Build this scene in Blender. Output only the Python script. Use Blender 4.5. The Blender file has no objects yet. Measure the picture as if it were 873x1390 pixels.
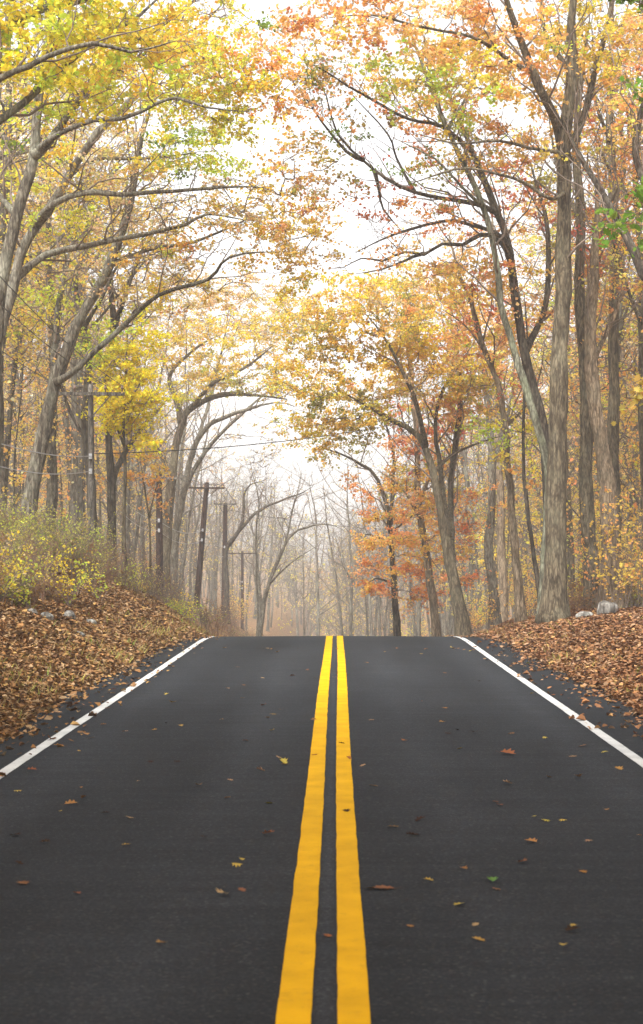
import bpy, math
import numpy as np
from mathutils import Matrix, Vector, Euler

RNG = np.random.default_rng(11)
C = bpy.context.scene.collection
scene = bpy.context.scene

# ------------------------------------------------------------------ camera
F, CX, CY = 2400.0, 436.5, 695.0
CAM = np.array([0.06, 0.0, 0.0])
PITCH, YAW = math.atan(155 / F), math.atan(21.5 / F)
ROT = np.array(Euler((math.pi / 2 + PITCH, 0, YAW), 'XYZ').to_matrix())


def at(x, y, D):
    """point seen at photo pixel x, y that lies D metres down the road"""
    d = ROT @ np.array([(x - CX) / F, (CY - y) / F, -1.0])
    return CAM + d * (D / d[1])


cam = bpy.data.objects.new('camera', bpy.data.cameras.new('camera'))
C.objects.link(cam)
cam.location = CAM
cam.rotation_euler = (math.pi / 2 + PITCH, 0, YAW)
cam.data.sensor_fit = 'VERTICAL'
cam.data.sensor_height = 36.0
cam.data.lens = 36.0 * F / 1390.0
cam.data.clip_start = 0.5
cam.data.clip_end = 3000
cam.data.dof.use_dof = True
cam.data.dof.focus_distance = 44
cam.data.dof.aperture_fstop = 4.5
scene.camera = cam

# ------------------------------------------------------------------ terrain
YT = np.arange(-60, 700, 0.25)
S0, Y0, KC = 0.0429, 41.2, 0.0094


def _slope(Y):
    s = S0 - KC * np.clip(Y - Y0, 0, 11.2)
    s = s + np.clip((Y - 105) / 40, 0, 1) * 0.0624
    s = s + np.clip((Y - 165) / 40, 0, 1) * 0.055
    return s


_Z = np.cumsum(_slope(YT)) * 0.25
_Z = _Z - np.interp(0, YT, _Z) - 2.14


def zr(Y):
    return np.interp(Y, YT, _Z)


TL = np.array([(-60, -2.2), (0, -.2), (20, .7), (35, 1.35), (45, 1.6), (63, 1.35), (82, .95), (100, .75), (145, -.6),
               (180, -.8), (320, 5), (700, 26)])
TR = np.array([(-60, -3.6), (0, -1.3), (20, -.5), (35, .02), (45, .28), (60, .15), (100, -.8), (145, -2.2),
               (180, -1.8), (320, 5), (700, 26)])
EL, ER = 3.85, 4.0


def wob(X, Y, a=1.0):
    return a * (np.sin(X * 1.7 + Y * .9) * .4 + np.sin(X * .61 - Y * 1.33 + 1.2) * .35 + np.sin(X * 3.1 + 2.1 * Y + .4) * .15
                + np.sin(Y * 3.7 - X * 2.3) * .12)


def edge_l(Y):
    return EL + .10 * np.sin(Y * .53) + .06 * np.sin(Y * 1.71 + 1) - .25 * np.clip((Y - 34) / 10, 0, 1)


def edge_r(Y):
    return ER + .10 * np.sin(Y * .47 + 2) + .06 * np.sin(Y * 1.9) - .2 * np.clip((Y - 34) / 10, 0, 1)


def ground(X, Y):
    X = np.asarray(X, float)
    Y = np.asarray(Y, float)
    z0 = zr(Y)
    dl = -X - edge_l(Y)
    dr = X - edge_r(Y)
    wl = np.interp(Y, [0, 36, 47], [4.6, 4.6, 3.5])
    HL = np.interp(Y, TL[:, 0], TL[:, 1]) - z0
    HR = np.interp(Y, TR[:, 0], TR[:, 1]) - z0
    t = np.clip(dl / wl, 0, 1)
    L = HL * t * (1.25 - .25 * t) + .22 * np.clip(dl - wl, 0, 25) + .06 * np.clip(dl - wl - 25, 0, 300)
    u = np.clip(dr / 2.3, 0, 1)
    R = HR * (u * .6 + .4 * u * u * (3 - 2 * u)) + .06 * np.clip(dr - 2.3, 0, 300)
    n = wob(X, Y, .07) * np.clip(np.maximum(dl, dr) / .9, 0, 1) + wob(X * .13, Y * .11, .5) * np.clip(
        (np.maximum(dl, dr) - 4) / 8, 0, 1)
    z = z0 + np.where(dl > 0, L, np.where(dr > 0, R, 0)) + n
    ins = np.minimum(np.clip(-dl / .3, 0, 1), np.clip(-dr / .3, 0, 1))
    return z - .06 * ins


def gz(x, y):
    return float(ground(np.array([x]), np.array([y]))[0])


# ------------------------------------------------------------------ mesh helpers
def raw_mesh(name, V, faces_flat, loop_tot, smooth=False, fcol=None, mats=None):
    V = np.ascontiguousarray(V, dtype=np.float32)
    ff = np.ascontiguousarray(faces_flat, dtype=np.int32)
    lt = np.ascontiguousarray(loop_tot, dtype=np.int32)
    ls = np.concatenate([[0], np.cumsum(lt)[:-1]]).astype(np.int32)
    me = bpy.data.meshes.new(name)
    me.vertices.add(len(V))
    me.vertices.foreach_set('co', V.ravel())
    me.loops.add(len(ff))
    me.loops.foreach_set('vertex_index', ff)
    me.polygons.add(len(lt))
    me.polygons.foreach_set('loop_start', ls)
    me.polygons.foreach_set('loop_total', lt)
    me.polygons.foreach_set('use_smooth', np.full(len(lt), smooth, dtype=bool))
    if fcol is not None:
        a = me.attributes.new('leaf_colour', 'FLOAT_COLOR', 'FACE')
        fc = np.ones((len(lt), 4), np.float32)
        fc[:, :3] = fcol
        a.data.foreach_set('color', fc.ravel())
    me.update(calc_edges=True)
    me.validate()
    return me


def link(name, me, mat, parent=None):
    if mat is not None and len(me.materials) == 0:
        me.materials.append(mat)
    o = bpy.data.objects.new(name, me)
    C.objects.link(o)
    if parent is not None:
        o.parent = parent
    return o


def tag(o, label=None, cat=None, group=None, kind=None):
    if label:
        o['label'] = label
    if cat:
        o['category'] = cat
    if group:
        o['group'] = group
    if kind:
        o['kind'] = kind
    return o


def empty(name, loc, label, cat, group=None):
    o = bpy.data.objects.new(name, None)
    C.objects.link(o)
    o.location = loc
    o.empty_display_size = .3
    return tag(o, label, cat, group)


class MB:
    """collects faces of one mesh"""

    def __init__(s):
        s.V, s.F, s.T, s.K, s.n = [], [], [], [], 0

    def add(s, V, F, col=None):
        F = np.asarray(F)
        s.V.append(np.asarray(V, float).reshape(-1, 3))
        s.F.append((F + s.n).ravel())
        s.T.append(np.full(F.shape[0], F.shape[1]))
        if col is not None:
            s.K.append(col)
        s.n += len(s.V[-1])

    def tubes(s, P, R, sides=4, cap=True, lump=0.0):
        P = np.asarray(P, float)
        R = np.asarray(R, float)
        if P.ndim == 2:
            P, R = P[None], R[None]
        m, n, _ = P.shape
        T = np.gradient(P, axis=1)
        T /= np.linalg.norm(T, axis=2, keepdims=True) + 1e-9
        mean = np.abs(T.mean(1))
        ref = np.zeros((m, 3))
        ref[np.arange(m), mean.argmin(1)] = 1
        N = np.cross(T, ref[:, None, :])
        N /= np.linalg.norm(N, axis=2, keepdims=True) + 1e-9
        B = np.cross(T, N)
        a = np.arange(sides) * 2 * math.pi / sides
        rr = R[:, :, None]
        if lump:
            rr = rr * (1 + RNG.normal(0, lump, (m, n, sides)))
        else:
            rr = np.repeat(rr, sides, 2)
        V = P[:, :, None, :] + rr[..., None] * (np.cos(a)[None, None, :, None] * N[:, :, None, :] + np.sin(a)[None, None, :,
                                                                                           None] * B[:, :, None, :])
        idx = np.arange(m * n * sides).reshape(m, n, sides)
        q = np.stack([idx[:, :-1, :], np.roll(idx, -1, 2)[:, :-1, :], np.roll(idx, -1, 2)[:, 1:, :], idx[:, 1:, :]], -1)
        s.add(V, q.reshape(-1, 4))
        if cap and sides > 4:
            base = s.n - m * n * sides
            for k in range(m):
                for fl, j in ((idx[k, 0][::-1], 0), (idx[k, -1], 1)):
                    s.F.append(fl + base)
                    s.T.append(np.array([sides]))

    def box(s, c, sx, sy, sz, M=None):
        v = np.array([(x, y, z) for z in (-.5, .5) for y in (-.5, .5) for x in (-.5, .5)]) * (sx, sy, sz)
        if M is not None:
            v = v @ np.array(M).T
        s.add(v + np.asarray(c), [(0, 2, 3, 1), (4, 5, 7, 6), (0, 1, 5, 4), (2, 6, 7, 3), (0, 4, 6, 2), (1, 3, 7, 5)])

    def build(s, name, mat, parent=None, smooth=True):
        if not s.V:
            return None
        V = np.concatenate(s.V)
        if parent is not None and parent.type == 'EMPTY':
            V = V - np.array(parent.location)
        fc = np.concatenate(s.K) if s.K else None
        me = raw_mesh(name, V, np.concatenate(s.F), np.concatenate(s.T), smooth, fc)
        return link(name, me, mat, parent)


# leaf outlines: (vertices, faces); x across, y along
LEAF_LOW = (np.array([(0, 0, 0), (.46, .38, .12), (.30, .75, .10), (0, 1, -.06), (-.30, .75, .10), (-.46, .38, .12)]),
            [(0, 1, 2, 3), (0, 3, 4, 5)])
LEAF_TINY = (np.array([(0, 0, 0), (.42, .5, .1), (0, 1, -.05), (-.42, .5, .1)]), [(0, 1, 2, 3)])
_o = [(0, -.02), (.10, .10), (.34, .12), (.20, .27), (.50, .42), (.26, .52), (.36, .74), (.14, .76), (0, 1.0)]
_ov = [(x, y, .28 * abs(x)) for x, y in _o] + [(-x, y, .28 * abs(x)) for x, y in _o[1:-1]]
LEAF_OAK = (np.array(_ov), [tuple(range(9)), (0, 8, 15, 14, 13, 12, 11, 10, 9)])


def _rand_unit(n):
    v = RNG.normal(size=(n, 3))
    return v / np.linalg.norm(v, axis=1, keepdims=True)


def leaf_cloud(mb, Ctr, size, col, shape=LEAF_LOW, up=.5, curl=.0):
    """one little bent leaf face at each centre"""
    n = len(Ctr)
    tv, tf = shape
    nrm = _rand_unit(n) + np.array([0, 0, up])
    nrm /= np.linalg.norm(nrm, axis=1, keepdims=True) + 1e-9
    y = np.cross(nrm, _rand_unit(n))
    y /= np.linalg.norm(y, axis=1, keepdims=True) + 1e-9
    x = np.cross(y, nrm)
    t = tv[None] * np.ones((n, 1, 1))
    if curl:
        t = t.copy()
        t[:, :, 2] += RNG.normal(0, curl, (n, 1)) * (t[:, :, 1] - .5) ** 2 * 2 + RNG.normal(0, curl, (n, 1)) * np.abs(t[:, :, 0])
    sz = np.asarray(size).reshape(-1, 1, 1) * np.ones((n, 1, 1))
    asp = RNG.uniform(.75, 1.2, (n, 1))
    V = Ctr[:, None, :] + sz * (t[:, :, 0:1] * asp[..., None] * x[:, None] + (t[:, :, 1:2] - .5) * y[:, None] + t[:, :, 2:3] * nrm[:, None])
    k = len(tv)
    off = (np.arange(n) * k)[:, None]
    base = mb.n
    mb.V.append(V.reshape(-1, 3))
    mb.n += n * k
    L = [len(f) for f in tf]
    flat = np.concatenate([np.array(f) for f in tf])
    mb.F.append((flat[None] + off + base).ravel())
    mb.T.append(np.tile(np.array(L), n))
    mb.K.append(np.repeat(col, len(tf), 0))


# ------------------------------------------------------------------ materials
def new_mat(name):
    m = bpy.data.materials.new(name)
    m.use_nodes = True
    nt = m.node_tree
    nt.nodes.clear()
    out = nt.nodes.new('ShaderNodeOutputMaterial')
    return m, nt, out


def N(nt, typ, **kw):
    n = nt.nodes.new(typ)
    for k, v in kw.items():
        if k.startswith('i_'):
            n.inputs[k[2:].replace('_', ' ')].default_value = v
        else:
            setattr(n, k, v)
    return n


def ramp(nt, fac, stops):
    r = nt.nodes.new('ShaderNodeValToRGB')
    e = r.color_ramp.elements
    while len(e) < len(stops):
        e.new(.5)
    for k, (p, c) in enumerate(stops):
        e[k].position = p
        e[k].color = (*c, 1) if len(c) == 3 else c
    nt.links.new(fac, r.inputs['Fac'])
    return r.outputs['Color']


def mixc(nt, fac, a, b, mode='MIX'):
    m = nt.nodes.new('ShaderNodeMix')
    m.data_type = 'RGBA'
    m.blend_type = mode
    for i, v in ((0, fac), (6, a), (7, b)):
        if isinstance(v, (int, float)):
            m.inputs[i].default_value = v
        elif isinstance(v, tuple):
            m.inputs[i].default_value = (*v, 1)
        else:
            nt.links.new(v, m.inputs[i])
    return m.outputs[2]


def leaf_mat(name, trans=.45, gloss=.0):
    m, nt, out = new_mat(name)
    a = N(nt, 'ShaderNodeAttribute', attribute_name='leaf_colour')
    oi = N(nt, 'ShaderNodeObjectInfo')
    hs = N(nt, 'ShaderNodeHueSaturation')
    mr = N(nt, 'ShaderNodeMapRange')
    mr.inputs['To Min'].default_value = .485
    mr.inputs['To Max'].default_value = .515
    nt.links.new(oi.outputs['Random'], mr.inputs['Value'])
    nt.links.new(mr.outputs[0], hs.inputs['Hue'])
    nt.links.new(a.outputs['Color'], hs.inputs['Color'])
    d = N(nt, 'ShaderNodeBsdfDiffuse')
    t = N(nt, 'ShaderNodeBsdfTranslucent')
    mx = N(nt, 'ShaderNodeMixShader', i_Fac=trans)
    nt.links.new(hs.outputs[0], d.inputs['Color'])
    nt.links.new(hs.outputs[0], t.inputs['Color'])
    nt.links.new(d.outputs[0], mx.inputs[1])
    nt.links.new(t.outputs[0], mx.inputs[2])
    nt.links.new(mx.outputs[0], out.inputs[0])
    return m


def bark_mat(name, lo, hi, lichen=(.34, .36, .30), lich=.5, scale=1.0):
    m, nt, out = new_mat(name)
    tc = N(nt, 'ShaderNodeTexCoord')
    mp = N(nt, 'ShaderNodeMapping')
    mp.inputs['Scale'].default_value = (6.5 * scale, 6.5 * scale, 1.1 * scale)
    nt.links.new(tc.outputs['Object'], mp.inputs[0])
    n1 = N(nt, 'ShaderNodeTexNoise', i_Scale=2.2, i_Detail=8.0, i_Roughness=.68, i_Distortion=.6)
    nt.links.new(mp.outputs[0], n1.inputs['Vector'])
    c1 = ramp(nt, n1.outputs['Fac'], [(.38, tuple(v * .6 for v in lo)), (.47, lo), (.60, hi)])
    n2 = N(nt, 'ShaderNodeTexNoise', i_Scale=1.3, i_Detail=5.0, i_Roughness=.6)
    nt.links.new(tc.outputs['Object'], n2.inputs['Vector'])
    f2 = ramp(nt, n2.outputs['Fac'], [(.48, (0, 0, 0)), (.66, (lich, lich, lich))])
    c2 = mixc(nt, f2, c1, lichen)
    n3 = N(nt, 'ShaderNodeTexNoise', i_Scale=.35, i_Detail=3.0)
    nt.links.new(tc.outputs['Object'], n3.inputs['Vector'])
    f3 = ramp(nt, n3.outputs['Fac'], [(.35, (.72, .70, .68)), (.65, (1.1, 1.1, 1.1))])
    c3 = mixc(nt, 1.0, c2, f3, 'MULTIPLY')
    mp2 = N(nt, 'ShaderNodeMapping')
    mp2.inputs['Scale'].default_value = (15 * scale, 15 * scale, 4.2 * scale)
    nt.links.new(tc.outputs['Object'], mp2.inputs[0])
    dn = N(nt, 'ShaderNodeTexNoise', i_Scale=1.1, i_Detail=3.0)
    nt.links.new(mp2.outputs[0], dn.inputs['Vector'])
    dv = mixc(nt, .35, mp2.outputs[0], dn.outputs['Color'], 'ADD')
    vo = N(nt, 'ShaderNodeTexVoronoi', feature='DISTANCE_TO_EDGE', i_Scale=1.0)
    nt.links.new(dv, vo.inputs['Vector'])
    fv = ramp(nt, vo.outputs['Distance'], [(.02, (.48, .46, .44)), (.22, (1.08, 1.08, 1.08))])
    c3 = mixc(nt, .75, c3, fv, 'MULTIPLY')
    b = N(nt, 'ShaderNodeBsdfPrincipled', i_Roughness=.9)
    b.inputs['Specular IOR Level'].default_value = .2
    nt.links.new(c3, b.inputs['Base Color'])
    bp = N(nt, 'ShaderNodeBump', i_Strength=1.0, i_Distance=.05)
    nt.links.new(n1.outputs['Fac'], bp.inputs['Height'])
    nt.links.new(bp.outputs[0], b.inputs['Normal'])
    nt.links.new(b.outputs[0], out.inputs[0])
    return m


def plain_mat(name, col, rough=.7, var=.25, scale=8.0, metal=0.0):
    m, nt, out = new_mat(name)
    tc = N(nt, 'ShaderNodeTexCoord')
    n1 = N(nt, 'ShaderNodeTexNoise', i_Scale=scale, i_Detail=6.0, i_Roughness=.65)
    nt.links.new(tc.outputs['Object'], n1.inputs['Vector'])
    c = ramp(nt, n1.outputs['Fac'], [(.3, tuple(v * (1 - var) for v in col)), (.7, tuple(v * (1 + var) for v in col))])
    b = N(nt, 'ShaderNodeBsdfPrincipled', i_Roughness=rough, i_Metallic=metal)
    b.inputs['Specular IOR Level'].default_value = .3
    nt.links.new(c, b.inputs['Base Color'])
    bp = N(nt, 'ShaderNodeBump', i_Strength=.4, i_Distance=.02)
    nt.links.new(n1.outputs['Fac'], bp.inputs['Height'])
    nt.links.new(bp.outputs[0], b.inputs['Normal'])
    nt.links.new(b.outputs[0], out.inputs[0])
    return m


M = {}
M['leaf'] = leaf_mat('autumn_leaf', .52)
M['litter'] = leaf_mat('dry_leaf', .08)
M['grey'] = bark_mat('grey_bark', (.09, .075, .055), (.26, .235, .18), (.32, .325, .25))
M['pale'] = bark_mat('pale_bark', (.15, .13, .10), (.33, .305, .245), (.38, .385, .31))
M['dark'] = bark_mat('dark_bark', (.05, .038, .028), (.15, .122, .09), (.22, .22, .17), .35)
M['brown'] = bark_mat('brown_bark', (.085, .066, .042), (.225, .185, .122), (.28, .265, .18), .4)
M['tan'] = bark_mat('tan_bark', (.17, .125, .08), (.40, .31, .21), (.40, .36, .26), .4)
M['green'] = bark_mat('mossy_bark', (.12, .115, .08), (.30, .30, .22), (.33, .37, .24), .7)
M['twig'] = plain_mat('twig_bark', (.17, .13, .10), .9, .3, 3)
M['twig_red'] = plain_mat('reddish_twig', (.22, .125, .08), .9, .3, 3)
M['stone'] = bark_mat('field_stone', (.15, .14, .125), (.33, .315, .285), (.34, .34, .29), .6, .5)
M['pole'] = bark_mat('creosoted_wood', (.032, .017, .013), (.095, .050, .036), (.10, .07, .055), .3)
M['polegrey'] = bark_mat('weathered_wood', (.11, .10, .085), (.27, .245, .21), (.30, .28, .24), .3)
M['wire'] = plain_mat('dark_cable', (.03, .03, .032), .6, .1)
M['wirelight'] = plain_mat('bright_strand', (.34, .34, .35), .5, .1)
M['ceramic'] = plain_mat('insulator_ceramic', (.20, .13, .10), .3, .1)
M['steel'] = plain_mat('galvanised_steel', (.42, .43, .44), .5, .1)


def asphalt():
    m, nt, out = new_mat('asphalt')
    tc = N(nt, 'ShaderNodeTexCoord')
    g = N(nt, 'ShaderNodeTexNoise', i_Scale=42.0, i_Detail=6.0, i_Roughness=.8)
    nt.links.new(tc.outputs['Object'], g.inputs['Vector'])
    big = N(nt, 'ShaderNodeTexNoise', i_Scale=.5, i_Detail=6.0, i_Roughness=.62)
    mp = N(nt, 'ShaderNodeMapping')
    mp.inputs['Scale'].default_value = (1.7, .35, 1)
    nt.links.new(tc.outputs['Object'], mp.inputs[0])
    nt.links.new(mp.outputs[0], big.inputs['Vector'])
    cg = ramp(nt, g.outputs['Fac'], [(.30, (.010, .0112, .0132)), (.52, (.0185, .0203, .0236)), (.75, (.058, .060, .063))])
    cb = ramp(nt, big.outputs['Fac'], [(.3, (.80, .80, .80)), (.7, (1.18, 1.18, 1.17))])
    c = mixc(nt, 1.0, cg, cb, 'MULTIPLY')
    mps = N(nt, 'ShaderNodeMapping')
    mps.inputs['Scale'].default_value = (.35, 3.2, 1)
    nt.links.new(tc.outputs['Object'], mps.inputs[0])
    ns = N(nt, 'ShaderNodeTexNoise', i_Scale=1.6, i_Detail=7.0, i_Roughness=.7)
    nt.links.new(mps.outputs[0], ns.inputs['Vector'])
    cs = ramp(nt, ns.outputs['Fac'], [(.3, (.78, .78, .78)), (.7, (1.22, 1.22, 1.22))])
    c = mixc(nt, 1.0, c, cs, 'MULTIPLY')
    nf = N(nt, 'ShaderNodeTexVoronoi', i_Scale=60.0)
    nt.links.new(tc.outputs['Object'], nf.inputs['Vector'])
    sf = N(nt, 'ShaderNodeSeparateColor')
    nt.links.new(nf.outputs['Color'], sf.inputs[0])
    fl = ramp(nt, sf.outputs[0], [(.955, (0, 0, 0)), (.98, (.22, .22, .22))])
    c = mixc(nt, fl, c, (.13, .125, .115))
    # worn wheel tracks, paler along the lanes
    sx = N(nt, 'ShaderNodeSeparateXYZ')
    nt.links.new(tc.outputs['Object'], sx.inputs[0])
    ab = N(nt, 'ShaderNodeMath', operation='ABSOLUTE')
    nt.links.new(sx.outputs['X'], ab.inputs[0])
    w = ramp(nt, ab.outputs[0], [(0, (0, 0, 0)), (1, (1, 1, 1))])
    mr = N(nt, 'ShaderNodeMapRange')
    mr.inputs['From Max'].default_value = 4.2
    nt.links.new(ab.outputs[0], mr.inputs['Value'])
    tr = ramp(nt, mr.outputs[0], [(0, (1.7,) * 3), (.011, (1.35,) * 3), (.03, (1, 1, 1)), (.22, (1.28,) * 3), (.32, (.96,) * 3), (.52, (.94,) * 3),
                                  (.63, (1.25,) * 3), (.76, (.9,) * 3), (1, (.78,) * 3)])
    c = mixc(nt, .8, c, tr, 'MULTIPLY')
    b = N(nt, 'ShaderNodeBsdfPrincipled', i_Roughness=.88)
    b.inputs['Specular IOR Level'].default_value = .06
    nt.links.new(c, b.inputs['Base Color'])
    bp = N(nt, 'ShaderNodeBump', i_Strength=.55, i_Distance=.006)
    nt.links.new(g.outputs['Fac'], bp.inputs['Height'])
    nt.links.new(bp.outputs[0], b.inputs['Normal'])
    nt.links.new(b.outputs[0], out.inputs[0])
    return m


def paint(name, col, worn):
    m, nt, out = new_mat(name)
    tc = N(nt, 'ShaderNodeTexCoord')
    g = N(nt, 'ShaderNodeTexNoise', i_Scale=45.0, i_Detail=6.0, i_Roughness=.75)
    nt.links.new(tc.outputs['Object'], g.inputs['Vector'])
    g2 = N(nt, 'ShaderNodeTexNoise', i_Scale=2.5, i_Detail=4.0)
    nt.links.new(tc.outputs['Object'], g2.inputs['Vector'])
    f = ramp(nt, g.outputs['Fac'], [(.33 + worn, (1, 1, 1)), (.41 + worn, (0, 0, 0))])
    c = mixc(nt, f, col, (.07, .065, .06))
    g3 = N(nt, 'ShaderNodeTexNoise', i_Scale=9.0, i_Detail=8.0, i_Roughness=.75)
    nt.links.new(tc.outputs['Object'], g3.inputs['Vector'])
    f3 = ramp(nt, g3.outputs['Fac'], [(.56, (0, 0, 0)), (.74, (.55, .55, .55))])
    c = mixc(nt, f3, c, tuple(v * .45 + .02 for v in col))
    t = ramp(nt, g2.outputs['Fac'], [(.3, (.80, .80, .80)), (.7, (1.06, 1.06, 1.06))])
    c = mixc(nt, 1.0, c, t, 'MULTIPLY')
    b = N(nt, 'ShaderNodeBsdfPrincipled', i_Roughness=.7)
    b.inputs['Specular IOR Level'].default_value = .04
    nt.links.new(c, b.inputs['Base Color'])
    bp = N(nt, 'ShaderNodeBump', i_Strength=.4, i_Distance=.004)
    nt.links.new(g.outputs['Fac'], bp.inputs['Height'])
    nt.links.new(bp.outputs[0], b.inputs['Normal'])
    nt.links.new(b.outputs[0], out.inputs[0])
    return m


def soil():
    m, nt, out = new_mat('leaf_strewn_soil')
    tc = N(nt, 'ShaderNodeTexCoord')
    v = N(nt, 'ShaderNodeTexVoronoi', i_Scale=9.0)
    nt.links.new(tc.outputs['Object'], v.inputs['Vector'])
    n1 = N(nt, 'ShaderNodeTexNoise', i_Scale=.7, i_Detail=6.0)
    nt.links.new(tc.outputs['Object'], n1.inputs['Vector'])
    sp = N(nt, 'ShaderNodeSeparateColor')
    nt.links.new(v.outputs['Color'], sp.inputs[0])
    c = ramp(nt, sp.outputs[0], [(0, (.075, .04, .02)), (.35, (.17, .085, .035)), (.7, (.26, .14, .06)), (1, (.34, .21, .11))])
    g = ramp(nt, n1.outputs['Fac'], [(.52, (0, 0, 0)), (.68, (.5, .5, .5))])
    c = mixc(nt, g, c, (.13, .12, .045))
    b = N(nt, 'ShaderNodeBsdfPrincipled', i_Roughness=.95)
    b.inputs['Specular IOR Level'].default_value = .1
    nt.links.new(c, b.inputs['Base Color'])
    bp = N(nt, 'ShaderNodeBump', i_Strength=.6, i_Distance=.04)
    nt.links.new(v.outputs['Distance'], bp.inputs['Height'])
    nt.links.new(bp.outputs[0], b.inputs['Normal'])
    nt.links.new(b.outputs[0], out.inputs[0])
    return m


M['asphalt'] = asphalt()
M['white'] = paint('white_road_paint', (.50, .50, .48), .0)
M['yellow'] = paint('yellow_road_paint', (.62, .335, .0015), -.03)
M['soil'] = soil()

# palette: linear leaf colours
P = dict(yellow=(.88, .69, .09), gold=(.82, .58, .12), ygreen=(.60, .66, .09), green=(.20, .31, .05), olive=(.42, .39, .10),
         orange=(.86, .45, .14), rust=(.70, .29, .11), red=(.64, .19, .10), tan=(.74, .58, .31), brown=(.25, .138, .060),
         pink=(.64, .43, .29), lemon=(.95, .70, .05), cream=(.74, .60, .35), dbrown=(.10, .052, .027), dtan=(.35, .235, .125), drust=(.31, .165, .062),
         dgold=(.40, .25, .09), peach=(.90, .54, .23))


def pick(pal, n):
    keys = list(pal)
    w = np.array([pal[k] for k in keys], float)
    w /= w.sum()
    return np.array([P[k] for k in keys])[RNG.choice(len(keys), n, p=w)]


# ------------------------------------------------------------------ sheet helpers: terrain, road, lines
def sheet(name, xs, ys, zf, mat):
    X, Y = np.meshgrid(xs, ys)
    Z = zf(X, Y)
    V = np.stack([X, Y, Z], -1).reshape(-1, 3)
    ny, nx = X.shape
    i = np.arange(ny * nx).reshape(ny, nx)
    q = np.stack([i[:-1, :-1], i[:-1, 1:], i[1:, 1:], i[1:, :-1]], -1).reshape(-1, 4)
    return link(name, raw_mesh(name, V, q.ravel(), np.full(len(q), 4), True), mat)


xs = np.concatenate([np.linspace(-320, -40, 40), np.linspace(-39, -14, 36), np.linspace(-13.6, 13.6, 210), np.linspace(14, 39, 36),
                     np.linspace(40, 320, 40)])
ys = np.concatenate([np.linspace(-40, 4, 40), np.linspace(4.3, 70, 260), np.linspace(70.6, 180, 160), np.linspace(183, 640, 90)])
tag(sheet('ground', xs, ys, ground, M['soil']), kind='structure')

ry = np.concatenate([np.linspace(-20, 38, 140), np.linspace(38.3, 60, 110), np.linspace(61, 128, 70)])


def ribbon(name, xl, xr, yv, lift, mat, nx=9, thick=.05):
    """strip laid on the road between two edge functions, with a thin downturned edge"""
    t = np.linspace(0, 1, nx)
    XL, XR = xl(yv), xr(yv)
    X = XL[:, None] * (1 - t) + XR[:, None] * t
    Y = np.repeat(yv[:, None], nx, 1)
    crown = -.012 * np.abs(X) * .5
    Z = zr(Y) + lift + crown
    X = np.concatenate([X[:, :1], X, X[:, -1:]], 1)
    Y = np.concatenate([Y[:, :1], Y, Y[:, -1:]], 1)
    Z = np.concatenate([Z[:, :1] - thick, Z, Z[:, -1:] - thick], 1)
    V = np.stack([X, Y, Z], -1).reshape(-1, 3)
    n0, n1 = X.shape
    i = np.arange(n0 * n1).reshape(n0, n1)
    q = np.stack([i[:-1, :-1], i[:-1, 1:], i[1:, 1:], i[1:, :-1]], -1).reshape(-1, 4)
    return link(name, raw_mesh(name, V, q.ravel(), np.full(len(q), 4), False), mat)


tag(ribbon('road', lambda y: -edge_l(y) - .05, lambda y: edge_r(y) + .05, ry, .03, M['asphalt'], 15, .12), kind='structure')
ly = np.concatenate([np.linspace(-10, 38, 700), np.linspace(38.05, 60, 260), np.linspace(60.5, 126, 120)])


def jit(a, k):
    g = np.random.default_rng(k)
    return np.convolve(g.normal(0, a, len(ly) + 4), np.ones(5) / 5, 'valid')


SPAN_L, SPAN_R = -3.13, 3.10
for nm, c, w, mt, k in (('edge_line', SPAN_L, .125, 'white', 1), ('edge_line', SPAN_R, .125, 'white', 3), ('centre_line', -.143, .158, 'yellow', 5),
                        ('centre_line', .130, .148, 'yellow', 7)):
    j1, j2 = jit(.0035, k), jit(.0035, k + 1)
    sway = .008 * np.sin(ly * .23 + k)
    o = ribbon(nm, lambda y: c - w / 2 + j1 + sway, lambda y: c + w / 2 + j2 + sway, ly, .034, M[mt], 3, .003)
    tag(o, kind='structure')

# ------------------------------------------------------------------ trees
def catmull(pts, step=.35):
    p = np.asarray(pts, float)
    if len(p) < 3:
        n = max(3, int(np.linalg.norm(p[-1] - p[0]) / step))
        return p[0] + (p[-1] - p[0]) * np.linspace(0, 1, n)[:, None]
    q = np.vstack([2 * p[0] - p[1], p, 2 * p[-1] - p[-2]])
    out = []
    for i in range(len(p) - 1):
        a, b, c, d = q[i:i + 4]
        n = max(2, int(np.linalg.norm(c - b) / step))
        t = np.linspace(0, 1, n, endpoint=False)[:, None]
        out.append(.5 * (2 * b + (c - a) * t + (2 * a - 5 * b + 4 * c - d) * t ** 2 + (3 * b - a - 3 * c + d) * t ** 3))
    out.append(p[-1:])
    return np.vstack(out)


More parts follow.
